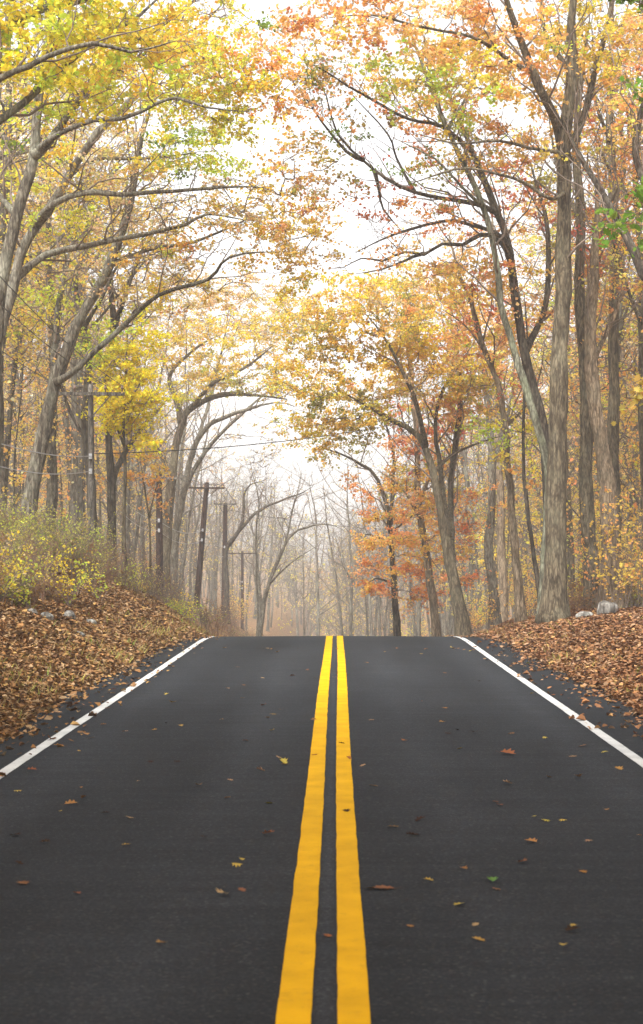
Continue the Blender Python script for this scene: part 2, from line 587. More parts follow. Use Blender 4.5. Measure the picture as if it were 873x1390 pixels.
def grow(nodes, rad, targets, droop=.0):
    """joins every target to the nearest bit of wood so far with a bent twig; returns twig paths and radii"""
    m = len(targets)
    K = 6
    A = np.zeros((len(nodes) + m * (K - 1), 3))
    A[:len(nodes)] = nodes
    own = np.full(len(A), -1)
    Rn = np.zeros(len(A))
    Rn[:len(nodes)] = rad
    n = len(nodes)
    d0 = np.array([np.min(np.sum((nodes - t) ** 2, 1)) for t in targets])
    paths, par, pr = [], [], []
    tt = np.linspace(0, 1, K)[:, None]
    for i in np.argsort(d0):
        t = targets[i]
        dv = t - A[:n]
        dist = np.sqrt((dv ** 2).sum(1)) + 1e-6
        steep = dv[:, 2] / dist
        cost = dist * (1 + .7 * np.clip(-steep - .1, 0, 1) + .15 * np.clip(.2 - Rn[:n] * 8, 0, 1))
        j = int(cost.argmin())
        L = dist[j]
        p0 = A[j]
        c = (p0 + t) / 2 + RNG.normal(0, .13 * L, 3) + np.array([0, 0, (.10 - droop) * L])
        path = (1 - tt) ** 2 * p0 + 2 * tt * (1 - tt) * c + tt ** 2 * t
        path[1:-1] += RNG.normal(0, .025 * L, (K - 2, 3))
        A[n:n + K - 1] = path[1:]
        own[n:n + K - 1] = len(paths)
        Rn[n:n + K - 1] = .015
        n += K - 1
        paths.append(path)
        par.append(own[j])
        pr.append(rad[j] if own[j] < 0 else 9)
    desc = np.ones(len(paths))
    for i in range(len(paths) - 1, -1, -1):
        if par[i] >= 0:
            desc[par[i]] += desc[i]
    r0 = np.minimum(.0065 + .0062 * np.sqrt(desc), np.array(pr) * .75)
    paths = np.array(paths)
    R = r0[:, None] * (1 - .6 * tt[:, 0])[None]
    return paths, R


def foliage(paths, ends_col, crown, twigs, lsize, per, tw=5, shape=LEAF_LOW, spread=.75, flat=.55, bare=0.0, outward=None):
    """little twigs at each cluster and leaves strung along them"""
    ctr = paths[:, -1]
    m = len(ctr)
    d = paths[:, -1] - paths[:, -3]
    d /= np.linalg.norm(d, axis=1, keepdims=True) + 1e-9
    v = _rand_unit(m * tw)
    v[:, 2] *= flat
    dirs = v + .6 * np.repeat(d, tw, 0)
    dirs /= np.linalg.norm(dirs, axis=1, keepdims=True)
    start = np.repeat(ctr, tw, 0)
    ln = spread * RNG.uniform(.5, 1.25, (m * tw, 1))
    t = np.linspace(0, 1, 4)[None, :, None]
    bend = RNG.normal(0, .12, (m * tw, 1, 3))
    TP = start[:, None] + dirs[:, None] * ln[..., None] * t + bend * (t * t) * ln[..., None]
    twigs.tubes(TP, np.full((m * tw, 4), .0058) * np.array([1, .85, .65, .4]), 3)
    keep = RNG.random(m * tw) > bare
    TPk, ck = TP[keep], np.repeat(ends_col, tw, 0)[keep]
    if len(TPk) == 0 or per < 1:
        return
    u = RNG.uniform(.15, 1.06, (len(TPk), per))
    a = np.clip((u * 3).astype(int), 0, 2)
    fr = u * 3 - a
    ii = np.arange(len(TPk))[:, None]
    pos = TPk[ii, a] * (1 - fr)[..., None] + TPk[ii, a + 1] * fr[..., None]
    pos = pos + RNG.normal(0, .075 * spread / .75, pos.shape) * np.array([1, 1, .7])
    col = np.repeat(ck[:, None], per, 1) * RNG.uniform(.72, 1.22, (len(TPk), per, 1))
    col = col * (1 + RNG.normal(0, .09, col.shape))
    sz = lsize * RNG.uniform(.6, 1.25, pos.shape[0] * pos.shape[1])
    leaf_cloud(crown, pos.reshape(-1, 3), sz, np.clip(col.reshape(-1, 3), .01, .92), shape, .85)


def side_branches(p, r, trunk):
    """small wood along a limb: bent side branches, each with a few bare twigs"""
    L = np.concatenate([[0], np.cumsum(np.linalg.norm(np.diff(p, axis=0), axis=1))])
    T = np.gradient(p, axis=0)
    T /= np.linalg.norm(T, axis=1, keepdims=True) + 1e-9
    at_ = np.arange(L[-1] * (.5 if trunk else .15), L[-1], .75 if trunk else .5)
    if len(at_) == 0:
        return None
    i = np.clip(np.searchsorted(L, at_), 0, len(p) - 1)
    m = len(i)
    ln = RNG.uniform(.6, 2.3, (m, 1)) * np.clip(r[i, None] / .05, .45, 1.2)
    d = .55 * T[i] + _rand_unit(m) * np.array([.8, .8, .6]) + np.array([0, 0, .35])
    d /= np.linalg.norm(d, axis=1, keepdims=True)
    t = np.linspace(0, 1, 6)[None, :, None]
    P_ = p[i][:, None] + d[:, None] * ln[..., None] * t + (RNG.normal(0, .12, (m, 1, 3)) + np.array([0, 0, .16])) * ln[..., None] * t * t
    P_[:, 1:-1] += RNG.normal(0, .03, (m, 4, 3)) * ln[..., None]
    r0 = np.clip(r[i] * .45, .009, .034)
    R_ = r0[:, None] * (1 - .75 * np.linspace(0, 1, 6))[None]
    q = 4
    st = P_[:, 2:].reshape(-1, 3)
    d2 = np.repeat(d, q, 0) * .6 + _rand_unit(m * q) * np.array([1, 1, .7]) + np.array([0, 0, .15])
    l2 = RNG.uniform(.25, .9, (m * q, 1))
    t2 = np.linspace(0, 1, 4)[None, :, None]
    P2 = st[:, None] + d2[:, None] * l2[..., None] * t2 + RNG.normal(0, .1, (m * q, 1, 3)) * l2[..., None] * t2 ** 2
    return P_, R_, P2


def assemble(root, limbs, crowns, bark, lsize, shape=LEAF_LOW, twig_mat=None, fine=False):
    """limbs: (points, r0, r1, sides); crowns: (targets, palette, per, tw, bare, spread)"""
    tm, bm, cm = MB(), MB(), MB()
    nodes, rads = [], []
    for k, (p, r0, r1, sd) in enumerate(limbs):
        p = catmull(p)
        n = len(p)
        L = np.concatenate([[0], np.cumsum(np.linalg.norm(np.diff(p, axis=0), axis=1))])
        if n > 4:
            w = RNG.normal(0, 1, (n, 3))
            w = np.apply_along_axis(lambda c: np.convolve(c, np.ones(5) / 5, 'same'), 0, w) * min(.06, .25 * r0 + .02)
            w[0] = w[-1] = 0
            p = p + w
        t = L / L[-1]
        r = (r0 + (r1 - r0) * t ** .9) * (1 - .6 * np.clip((t - .8) / .2, 0, 1))
        if k == 0:
            r = r * (1 + .55 * np.exp(-L / .45) + .12 * np.exp(-L / 1.8))
        else:
            r = r * (1 + .35 * np.exp(-L / .35))
        r = r * (1 + .04 * np.sin(L * 2.3 + k) + .025 * np.sin(L * 5.1))
        tm.tubes(p, r, sd, True, .035 if sd > 6 else .02)
        s = slice(int(n * .3), n) if k == 0 else slice(0, n)
        nodes.append(p[s])
        rads.append(r[s])
        sb = side_branches(p, r, k == 0) if fine else None
        if sb:
            bm.tubes(sb[0], sb[1], 5)
            bm.tubes(sb[2], np.full(sb[2].shape[:2], .0065) * np.array([1, .85, .65, .4]), 3)
            nodes.append(sb[0][:, 1:].reshape(-1, 3))
            rads.append(sb[1][:, 1:].ravel())
    nodes, rads = np.concatenate(nodes), np.concatenate(rads)
    for (tg, pal, per, tw, bare, spread) in crowns:
        if len(tg) == 0:
            continue
        paths, R = grow(nodes, rads, tg)
        bm.tubes(paths, R, 4)
        col = pick(pal, len(paths))
        # neighbouring clusters lean to the same hue
        k2 = np.sin(paths[:, -1] @ np.array([.9, .7, 1.1]) + RNG.uniform(0, 6))
        col2 = pick(pal, 2)
        col = np.where((np.abs(k2) > .75)[:, None], .4 * col + .6 * col2[(k2 > 0).astype(int)], col)
        foliage(paths, col, cm, bm, lsize, per, tw, shape, spread, .42, bare)
        nodes = np.concatenate([nodes, paths[:, 1:].reshape(-1, 3)])
        rads = np.concatenate([rads, R[:, 1:].ravel()])
    tm.build('trunk', bark, root)
    bm.build('branches', twig_mat or M['twig'], root)
    cm.build('crown', M['leaf'], root, smooth=False)


def blob(cx, cy, rx, ry, D, dens, depth=None):
    """targets in a cloud centred at a photo pixel, D metres away"""
    ppm = F / D
    n = max(3, int(dens * 3.3 * rx * ry / (ppm * .5) ** 2))
    u = _rand_unit(n) * RNG.uniform(0.05, 1, (n, 1)) ** (1 / 2.4)
    dr = depth if depth is not None else min(4.0, .75 * rx / ppm)
    return np.array([at(cx + a * rx, cy + b * ry, D + c * dr) for a, b, c in u])


def hero(name, label, D, limbs, blobs, bark='grey', lsize=.088, shape=LEAF_LOW, cat='tree', per=10, tw=5, group=None, twig=None, base=None):
    """limbs: (pixel points (x, y[, depth offset]), width px at start, width px at end); the first one is the trunk"""
    ppm = F / D
    LW = []
    prev = None
    for k, (pts, w0, w1) in enumerate(limbs):
        W = [at(p[0], p[1], D + (p[2] if len(p) > 2 else 0)) for p in pts]
        if k == 0:
            b = W[0].copy() if base is None else np.array([base[0], base[1], 0])
            g = gz(b[0], b[1])
            if W[0][2] > g + .3:
                W.insert(0, np.array([b[0], b[1], g - .15]))
            else:
                W[0][2] = g - .15
        else:
            allp = np.concatenate([catmull(q[0]) for q in LW])
            j = np.argmin(((allp - W[0]) ** 2).sum(1))
            if np.linalg.norm(allp[j] - W[0]) < 1.6:
                W[0] = allp[j]
        LW.append((np.array(W), .5 * w0 / ppm, .5 * w1 / ppm, 12 if k == 0 else 8))
    b = LW[0][0][0]
    root = empty(name, (b[0], b[1], b[2] + .15), label, cat, group)
    crowns = []
    for bl in blobs:
        cx, cy, rx, ry, dd, dens, pal = bl[:7]
        pr = bl[7] if len(bl) > 7 else per
        bare = bl[8] if len(bl) > 8 else .1
        crowns.append((blob(cx, cy, rx, ry, D + dd, dens), pal, int(round(pr * 1.6)) if pr > 2 else pr, tw, bare, .68))
    assemble(root, LW, crowns, M[bark], lsize, shape, twig, True)
    return root


YG = dict(yellow=4, lemon=2, ygreen=8, gold=.7, green=.8)
YGO = dict(yellow=5, lemon=2, gold=2.2, orange=.7, ygreen=5)
GOLD = dict(gold=4, yellow=4, lemon=1, cream=1.5, olive=.8, orange=.7)
TANG = dict(tan=2, cream=3, gold=3, yellow=4, ygreen=.8)
ORA = dict(orange=4, peach=4, gold=2.5, yellow=2, rust=1, ygreen=1.4, red=.5)
RED = dict(rust=2, red=2.5, orange=4, gold=1, olive=1)
OLI = dict(olive=3, ygreen=3, rust=1.5, red=1, orange=1)
ORR = dict(orange=5, peach=3, rust=2, red=1.2, gold=1.5)

# ---- left side
hero('oak_tree', 'oak outside the left edge whose thick limbs enter at the top left corner', 31,
     [([(-75, 900), (-80, 600), (-60, 380), (-45, 200), (-40, 60), (-35, -120)], 38, 14),
      ([(-45, 210), (-10, 172, .5), (35, 140, 1), (75, 105, 1.5), (130, 60, 2), (190, 20, 3), (230, -20, 3)], 14, 5),
      ([(-50, 150), (0, 110, -.5), (40, 93, -.8), (65, 76, -1), (125, 58, -1), (176, 70, -1), (240, 55, -1)], 12, 3),
      ([(-40, 100), (0, 52, .5), (30, 26, .8), (60, 10, 1), (105, 0, 1.2), (170, -20, 2)], 19, 8)],
     [(40, 45, 120, 75, 0, 2.0, YG), (165, 50, 110, 50, 1, 1.9, YGO), (60, 130, 90, 35, 1, .5, YG), (90, -80, 160, 70, 0, 1.0, YG)],
     'grey', .105, LEAF_OAK)

hero('oak_tree', 'mossy grey oak at the left edge, forking into arching yellow-green limbs', 40,
     [([(-14, 700), (-10, 560), (0, 408), (15, 343), (30, 272), (45, 212), (55, 100), (65, 45), (70, -60)], 28, 9),
      ([(45, 212), (65, 190), (100, 146, 1), (150, 80, 1), (210, 40, 2), (260, 5, 2), (300, -40, 2)], 12, 4),
      ([(52, 203), (85, 181, -1), (125, 163, -1), (165, 160, -1), (210, 141, -1.5), (240, 133, -1.5), (280, 145, -2), (340, 152, -2)], 9, 2.5),
      ([(95, 150, 1), (150, 105, 2), (210, 65, 2), (270, 35, 3), (305, 2, 3)], 7, 3),
      ([(25, 290), (-20, 240, 1), (-70, 190, 2)], 9, 4)],
     [(190, 85, 130, 75, 0, 2.2, YGO), (300, 130, 75, 55, -1, 2.6, YGO), (120, 140, 100, 50, 1, .8, YG), (280, 30, 80, 45, 2, 1.2, dict(gold=2, yellow=2, ygreen=4, green=1)),
      (20, 200, 60, 60, 1, .7, YG), (355, 115, 55, 60, -1, 1.2, dict(gold=3, orange=2, yellow=2, tan=1)), (80, -80, 200, 70, 1, .7, YG)],
     'grey', .09)

hero('oak_tree', 'pale leaning oak behind the left-edge oak, with a long level bough', 44,
     [([(-30, 640), (-12, 500), (12, 400), (35, 325), (65, 287), (95, 237), (130, 181), (165, 150), (215, 90), (250, 20)], 24, 6),
      ([(40, 312), (75, 277, -1), (115, 262, -1.5), (165, 265, -2), (236, 260, -2), (322, 252, -2.5), (360, 255, -3)], 11, 2.5),
      ([(95, 230), (130, 216, 1), (171, 216, 1.5), (225, 212, 2), (275, 205, 2)], 7, 2.5),
      ([(15, 385), (60, 347, 1), (100, 336, 1.5), (141, 327, 1.5), (200, 317, 2), (252, 305, 2), (282, 290, 2), (343, 300, 2)], 12, 3)],
     [(270, 205, 75, 35, 2, 2.2, dict(ygreen=5, yellow=2, green=2)), (160, 235, 120, 50, 0, .8, TANG), (330, 265, 70, 45, -1, 1.0, TANG, 9, .3),
      (400, 255, 58, 80, 0, 1.35, dict(tan=3, gold=3, cream=2, orange=1), 8, .25), (60, 270, 60, 60, 0, .5, YG), (180, 100, 100, 60, 2, .7, TANG), (200, 260, 150, 70, 0, .9, TANG, 1, .8), (150, 340, 130, 70, 1, .8, TANG, 1, .8)],
     'pale', .09)

hero('oak_tree', 'grey oak on the left bank whose low limb sweeps right over the verge', 48,
     [([(38, 700), (42, 660), (50, 617), (70, 536), (80, 505), (105, 440), (140, 380), (170, 300), (185, 220), (210, 130)], 24, 8),
      ([(76, 515), (100, 505, -1), (121, 486, -1), (166, 445, -1), (216, 400, -2), (282, 378, -2), (312, 348, -3), (383, 342, -3)], 10, 2.5),
      ([(72, 535), (75, 470, 1), (82, 400, 1), (100, 330, 2), (110, 260, 2)], 11, 5),
      ([(150, 365), (205, 338, 1), (260, 328, 1), (330, 300, 1), (365, 285, 1)], 7, 2.5)],
     [(310, 325, 105, 50, -1, 1.0, GOLD, 9, .25), (200, 370, 120, 55, 0, .9, TANG, 9, .3), (150, 300, 90, 70, 1, .8, TANG, 8, .3),
      (400, 325, 62, 50, -2, 1.5, dict(gold=4, tan=2, orange=1, yellow=2), 9, .2), (405, 370, 45, 35, -2, .9, dict(gold=4, tan=3, yellow=2), 8, .3), (60, 400, 70, 50, 1, .8, YG, 9, .3), (240, 380, 120, 60, 0, 1.0, TANG, 1, .8), (110, 480, 90, 70, 1, .8, TANG, 1, .8)],
     'grey', .09)

hero('oak_tree', 'crooked dark tree beside the grey utility pole on left bank', 56,
     [([(124, 690), (121, 620), (117, 566), (122, 490), (111, 430), (104, 380), (118, 310), (110, 240)], 14, 6),
      ([(113, 440), (140, 405, -1), (160, 360, -1), (200, 320, -1)], 6, 2.5),
      ([(119, 600), (95, 560, 1), (80, 510, 1), (70, 440, 1)], 6, 3)],
     [(110, 330, 80, 70, 0, .8, YG, 8, .3), (60, 440, 60, 60, 1, .8, dict(ygreen=3, yellow=3, gold=2), 8, .3)],
     'dark', .09)

hero('oak_tree', 'dark forked tree between the crooked tree and the bright yellow maple', 58,
     [([(152, 720), (150, 620), (146, 520), (156, 440), (152, 395), (150, 330), (160, 250)], 13, 6),
      ([(155, 440), (168, 410, -1), (185, 360, -1), (205, 320, -1), (240, 280, -1)], 8, 3),
      ([(148, 660), (165, 625, 1), (190, 585, 1), (215, 555, 1)], 10, 5)],
     [(190, 300, 80, 60, 0, .9, TANG, 8, .3), (230, 390, 60, 50, 0, .8, GOLD, 8, .25)], 'dark', .09)

hero('maple_tree', 'slim maple with bright yellow leaves on the left, behind the crossarm', 55,
     [([(168, 740), (170, 640), (168, 560), (172, 480), (176, 430)], 7, 2),
      ([(169, 600), (150, 560), (140, 530)], 3, 1.5), ([(170, 560), (190, 520), (198, 490)], 3, 1.5)],
     [(168, 535, 46, 66, 0, 3.2, dict(lemon=6, yellow=2, ygreen=.6), 12, 0), (180, 462, 32, 36, 0, 1.6, dict(lemon=4, ygreen=2), 12, 0),
      (145, 470, 28, 40, 0, 1.6, dict(ygreen=4, lemon=3), 11, 0), (190, 590, 30, 25, 0, 1.0, dict(lemon=3, yellow=3), 11, 0)], 'brown', .096)

hero('maple_tree', 'small orange leaved sapling leaning beside the brown utility pole', 62,
     [([(205, 790), (203, 720), (196, 660), (188, 610)], 4, 1.5), ([(200, 700), (212, 660), (218, 640)], 2.5, 1)],
     [(190, 625, 34, 26, 0, 1.8, dict(orange=4, gold=4, yellow=1), 10, .1), (212, 668, 14, 22, 0, 1.6, dict(orange=4, gold=3), 10, .1), (160, 640, 28, 22, 0, .9, dict(orange=3, gold=4), 9, .2)],
     'brown', .096)

hero('hickory_tree', 'brown trunk bending over rightward just left of the brown poles', 84,
     [([(222, 800), (224, 752), (232, 662), (247, 578), (257, 556), (302, 535), (353, 536), (390, 542)], 19, 4),
      ([(247, 580), (240, 545), (232, 505, 1), (270, 470, 1), (300, 455, 1)], 8, 3),
      ([(258, 556), (290, 520, -1), (330, 500, -1), (370, 470, -1)], 7, 2.5),
      ([(232, 660), (215, 610, 1), (190, 575, 1)], 6, 3)],
     [(320, 515, 75, 26, 0, 1.8, dict(gold=4, yellow=3, olive=3, ygreen=2), 10, .1), (330, 455, 85, 45, 0, 1.2, GOLD, 9, .2), (255, 480, 55, 45, 1, 1.1, GOLD, 9, .2), (395, 505, 50, 48, 0, 1.1, TANG, 8, .3), (400, 585, 45, 30, 0, .6, TANG, 6, .4), (400, 440, 40, 40, 0, .8, TANG, 8, .3),
      (370, 440, 45, 50, 0, 1.0, dict(gold=3, tan=3, yellow=2), 9, .2), (250, 535, 40, 20, 0, .9, dict(yellow=3, ygreen=2, gold=2), 9, .1)],
     'brown', .096)

hero('hickory_tree', 'pale grey twin trunk tree arching right behind the bent brown trunk', 89,
     [([(234, 790), (238, 733), (252, 652), (272, 591), (302, 566), (373, 546), (400, 552)], 14, 3),
      ([(243, 690), (262, 640, 1), (290, 600, 1), (330, 560, 1), (380, 520, 1)], 8, 2.5),
      ([(262, 620), (280, 560, 2), (300, 480, 2), (310, 420, 2)], 6, 2.5)],
     [(330, 420, 100, 45, 1, 1.2, TANG, 8, .3), (240, 430, 70, 45, 2, 1.0, TANG, 8, .3), (345, 590, 50, 35, 0, .6, TANG, 2, .7), (300, 395, 90, 30, 2, 1.0, dict(tan=3, gold=3, cream=2), 9, .2)],
     'pale', .096)

hero('dead_tree', 'dark leafless snag curling over to the right beside a brown pole', 112,
     [([(307, 850), (308, 800), (307, 748), (328, 712), (333, 667), (348, 655), (358, 655)], 9, 2.5),
      ([(311, 740), (330, 715), (353, 692), (403, 672), (425, 660)], 6, 1.5)], [(360, 680, 35, 18, 0, 1.2, TANG, 0, 1)], 'dark', .09)

hero('birch_tree', 'pale many-stemmed bare tree arching over the road beyond the crest', 95,
     [([(352, 870), (357, 830), (368, 783), (393, 728), (415, 715), (445, 712), (470, 722)], 9, 1.5),
      ([(372, 775), (385, 745, 1), (398, 690, 1), (410, 640, 1)], 4, 1.2),
      ([(357, 830), (350, 780, 1), (347, 720, 1), (352, 680, 1), (340, 630, 1)], 5, 1.2),
      ([(365, 790), (400, 760, -1), (440, 735, -1)], 3, 1)],
     [(420, 690, 60, 35, 0, 1.0, TANG, 1, .7), (360, 640, 50, 50, 1, .9, TANG, 2, .6)], 'pale', .09)

hero('birch_tree', 'thin white-barked stem standing between the far pole and arching tree', 92,
     [([(349, 866), (350, 820), (347, 770), (352, 715), (350, 660)], 3.4, 1.2)], [(350, 640, 25, 40, 0, .8, TANG, 2, .6)], 'pale', .09)

# ---- right side
hero('oak_tree', 'tall stout grey-brown oak at the edge of right bank, forking high up', 44,
     [([(752, 838), (754, 760), (757, 702), (760, 551), (763, 400), (766, 302), (768, 200), (774, 100), (771, 50), (776, 0), (780, -90)], 32, 13),
      ([(767, 215), (758, 172), (735, 121, -1), (710, 65, -1), (690, 10, -1.5), (675, -50, -2)], 16, 7),
      ([(768, 205), (786, 171, 1), (806, 100, 1.5), (826, 30, 2), (835, -40, 2)], 12, 6),
      ([(765, 260), (748, 272, -1), (722, 256, -1), (695, 242, -1.5), (634, 229, -2), (584, 242, -2.5), (545, 255, -2.5)], 6, 2),
      ([(767, 225), (755, 206, -.5), (715, 200, -1), (680, 192, -1.5), (620, 196, -2), (560, 180, -2)], 6, 2),
      ([(728, 106, -1), (690, 80, -1), (640, 50, -2), (580, 40, -2.5), (500, 20, -3), (440, 25, -3)], 6, 2),
      ([(772, 90), (740, 40, 1), (735, -10, 1), (720, -60, 1)], 7, 4)],
     [(690, 70, 120, 70, -1, 1.4, ORA), (800, 50, 85, 70, 1, 1.4, dict(gold=4, yellow=3, orange=3)), (590, 40, 90, 50, -2, 1.3, ORA),
      (470, 30, 80, 45, -3, 1.7, ORR), (420, 20, 40, 30, -3, .9, ORR), (620, 130, 80, 50, -2, .8, dict(gold=3, ygreen=2, orange=3, olive=2)), (720, 180, 80, 45, 0, .8, ORA),
      (760, -90, 170, 70, 0, .8, ORA), (545, 110, 55, 35, -2, .8, dict(olive=3, ygreen=3, orange=1))],
     'brown', .105, LEAF_OAK)

hero('oak_tree', 'slender mossy stem leaning left out of the stout oak base', 44.8,
     [([(736, 838), (742, 720), (745, 642), (725, 566), (700, 476), (682, 415), (675, 353), (650, 262), (599, 161), (569, 76), (555, 20)], 14, 5),
      ([(655, 280), (625, 250, -1), (590, 215, -1), (540, 190, -1)], 5, 2),
      ([(610, 180), (640, 120, 1), (660, 70, 1)], 5, 2)],
     [(580, 110, 90, 70, 0, 1.1, dict(orange=3, olive=2, ygreen=2, gold=2)), (620, 200, 80, 50, 0, .8, dict(olive=2, rust=2, gold=2, orange=2), 9, .25), (650, 100, 60, 50, 1, .9, ORA)],
     'green', .09)

hero('oak_tree', 'dark leaning oak behind the stout oak, its long boughs drooping left', 47,
     [([(748, 836), (745, 700), (738, 586), (720, 516), (708, 460), (700, 400), (690, 330), (668, 270), (650, 227), (620, 150), (600, 80)], 20, 6),
      ([(712, 470), (738, 430, 1), (745, 383, 1), (740, 300, 1), (720, 220, 1)], 10, 5),
      ([(700, 380), (690, 345, -1), (672, 324, -1), (652, 320, -1.2), (628, 333, -1.5), (600, 331, -1.8), (575, 344, -2), (548, 340, -2.3), (520, 352, -2.6), (492, 350, -2.8), (468, 363, -3), (445, 366, -3)], 8, 1.5),
      ([(575, 344, -2), (550, 356, -2.2), (520, 366, -2.6), (480, 372, -3)], 4, 1.2),
      ([(694, 350), (680, 322, -1.5), (634, 305, -2), (599, 301, -2), (534, 317, -2), (483, 343, -2.5)], 8, 2),
      ([(672, 300), (645, 276, -1), (600, 270, -1.5), (564, 262, -2), (524, 242, -2.5), (493, 217, -2.5), (458, 181, -3), (443, 131, -3), (425, 95, -3)], 8, 1.5),
      ([(512, 232, -2.5), (514, 260, -2), (520, 285, -2), (546, 314, -1.5)], 5, 1.2),
      ([(495, 218, -2.5), (470, 205, -3), (436, 165, -3.5), (400, 110, -4)], 5, 1.2),
      ([(560, 261, -2), (540, 215, -2), (525, 180, -3), (470, 120, -3)], 4, 1.2),
      ([(640, 200), (600, 170, -2), (555, 160, -3), (500, 130, -3), (440, 95, -4), (400, 75, -4)], 7, 2)],
     [(600, 190, 90, 60, -1, .7, dict(rust=3, olive=3, orange=3, green=1), 8, .3), (550, 290, 85, 45, -2, .8, RED, 8, .3), (485, 200, 60, 75, -3, .75, dict(rust=2, green=2, red=2, olive=2), 8, .3),
      (640, 375, 85, 28, -1, 1.8, ORR), (500, 340, 60, 25, -3, .7, RED, 7, .4), (450, 110, 65, 50, -4, 1.1, dict(rust=2, green=1.5, olive=2, orange=3), 9, .2),
      (430, 190, 50, 110, -4, .55, dict(orange=3, olive=2, rust=1, gold=2), 7, .35), (405, 80, 40, 75, -4, .9, dict(peach=3, gold=3, yellow=2, olive=1), 7, .3), (430, 300, 45, 45, -4, .6, dict(gold=3, peach=2, olive=1), 7, .4), (690, 250, 70, 70, 1, .9, RED, 9, .2), (720, 420, 50, 50, 1, .9, ORR, 8, .3)],
     'dark', .09)

hero('maple_tree', 'slim grey-tan maple trunk left of the stout oak, bowed left high up', 50,
     [([(708, 840), (703, 780), (695, 702), (688, 602), (675, 521), (655, 465), (640, 410), (625, 373), (610, 320)], 13, 5),
      ([(686, 590), (720, 545), (735, 500), (740, 460)], 4, 1.5), ([(660, 475), (630, 440), (600, 420)], 4, 1.5)],
     [(640, 430, 60, 60, 0, .9, dict(orange=3, gold=3, red=1), 8, .25), (688, 592, 45, 30, -1, 1.4, dict(yellow=4, ygreen=2, gold=2), 8, .1), (610, 340, 50, 40, 0, .8, ORR, 8, .3)],
     'tan', .096)

hero('maple_tree', 'thin dark curved stem between the slim maple and stout oak', 48.5,
     [([(735, 832), (728, 780), (720, 722), (713, 652), (713, 551), (716, 470), (712, 400)], 7, 2.5)],
     [(700, 480, 40, 50, 0, .7, ORR, 8, .3), (712, 640, 26, 30, 0, .9, dict(gold=2, orange=3, yellow=2), 8, .2)], 'dark', .09)

hero('oak_tree', 'rough brown trunk directly right of the stout oak, behind it', 48,
     [([(806, 822), (803, 760), (796, 682), (797, 526), (786, 415), (786, 282), (781, 222), (790, 120), (800, 30)], 22, 9),
      ([(788, 430), (810, 370, 1), (820, 300, 1), (850, 230, 1)], 9, 4), ([(786, 300), (760, 240, 1), (745, 160, 1)], 7, 3)],
     [(830, 260, 60, 70, 1, 1.0, ORR, 9, .2), (770, 150, 70, 70, 1, .8, ORA, 9, .2), (800, 380, 50, 50, 0, .6, RED, 8, .3)], 'brown', .09)

hero('oak_tree', 'broad pale tan trunk standing behind the whitish boulder', 47,
     [([(831, 826), (828, 770), (823, 702), (816, 602), (804, 520), (800, 440), (806, 350), (812, 260)], 27, 12),
      ([(803, 500), (830, 440, 1), (850, 380, 1)], 8, 4)],
     [(835, 330, 50, 60, 1, .8, ORR, 8, .3), (790, 300, 50, 60, 0, .5, RED, 8, .3)], 'tan', .09)

hero('oak_tree', 'straight dark brown trunk near the right edge, behind the tan trunk', 53,
     [([(834, 826), (834, 700), (832, 597), (831, 400), (831, 252), (829, 100), (832, 20)], 19, 10),
      ([(831, 270), (850, 200, 1), (862, 130, 1), (873, 60, 1)], 7, 3), ([(830, 200), (808, 140, -1), (800, 80, -1)], 6, 3)],
     [(845, 170, 50, 75, 0, 1.2, ORR), (850, 60, 50, 60, 0, 1.2, ORA), (830, 400, 45, 50, 0, .7, RED, 8, .2)], 'brown', .09)

hero('oak_tree', 'oak outside the right edge whose dark limb slants up toward the stout oak', 42,
     [([(935, 860), (930, 700), (925, 550), (925, 420), (935, 300), (945, 150)], 26, 10),
      ([(925, 430), (900, 405, 0), (873, 368, .3), (851, 322, .6), (816, 262, 1), (785, 205, 1.4), (765, 150, 2)], 16, 5),
      ([(930, 330), (895, 290), (862, 212, .5), (873, 141, .6), (880, 60, 1)], 13, 6)],
     [(860, 110, 50, 70, 0, .8, ORA, 9, .2), (930, 60, 80, 90, 0, .8, ORA, 9, .2)], 'dark', .096)

hero('maple_tree', 'green leaved maple outside the right edge, one spray reaching into frame', 25,
     [([(1010, 1000), (1000, 700), (985, 400), (975, 200), (970, 0)], 26, 10),
      ([(985, 360), (940, 310), (895, 288, -.3), (850, 276, -.5)], 6, 2), ([(975, 120), (920, 50), (880, 15)], 6, 2), ([(985, 560), (920, 545), (850, 540, .5)], 4, 1.5)],
     [(866, 282, 22, 12, -.4, 2.4, dict(green=4, ygreen=2), 8, 0), (878, 2, 16, 12, 0, 2.2, dict(green=4, ygreen=2), 8, 0), (868, 532, 20, 12, .5, 1.8, dict(orange=4, gold=2, olive=1), 7, .1),
      (940, 200, 50, 120, 0, .4, dict(green=2, ygreen=3), 9, 0)],
     'grey', .12, LEAF_OAK, tw=4)

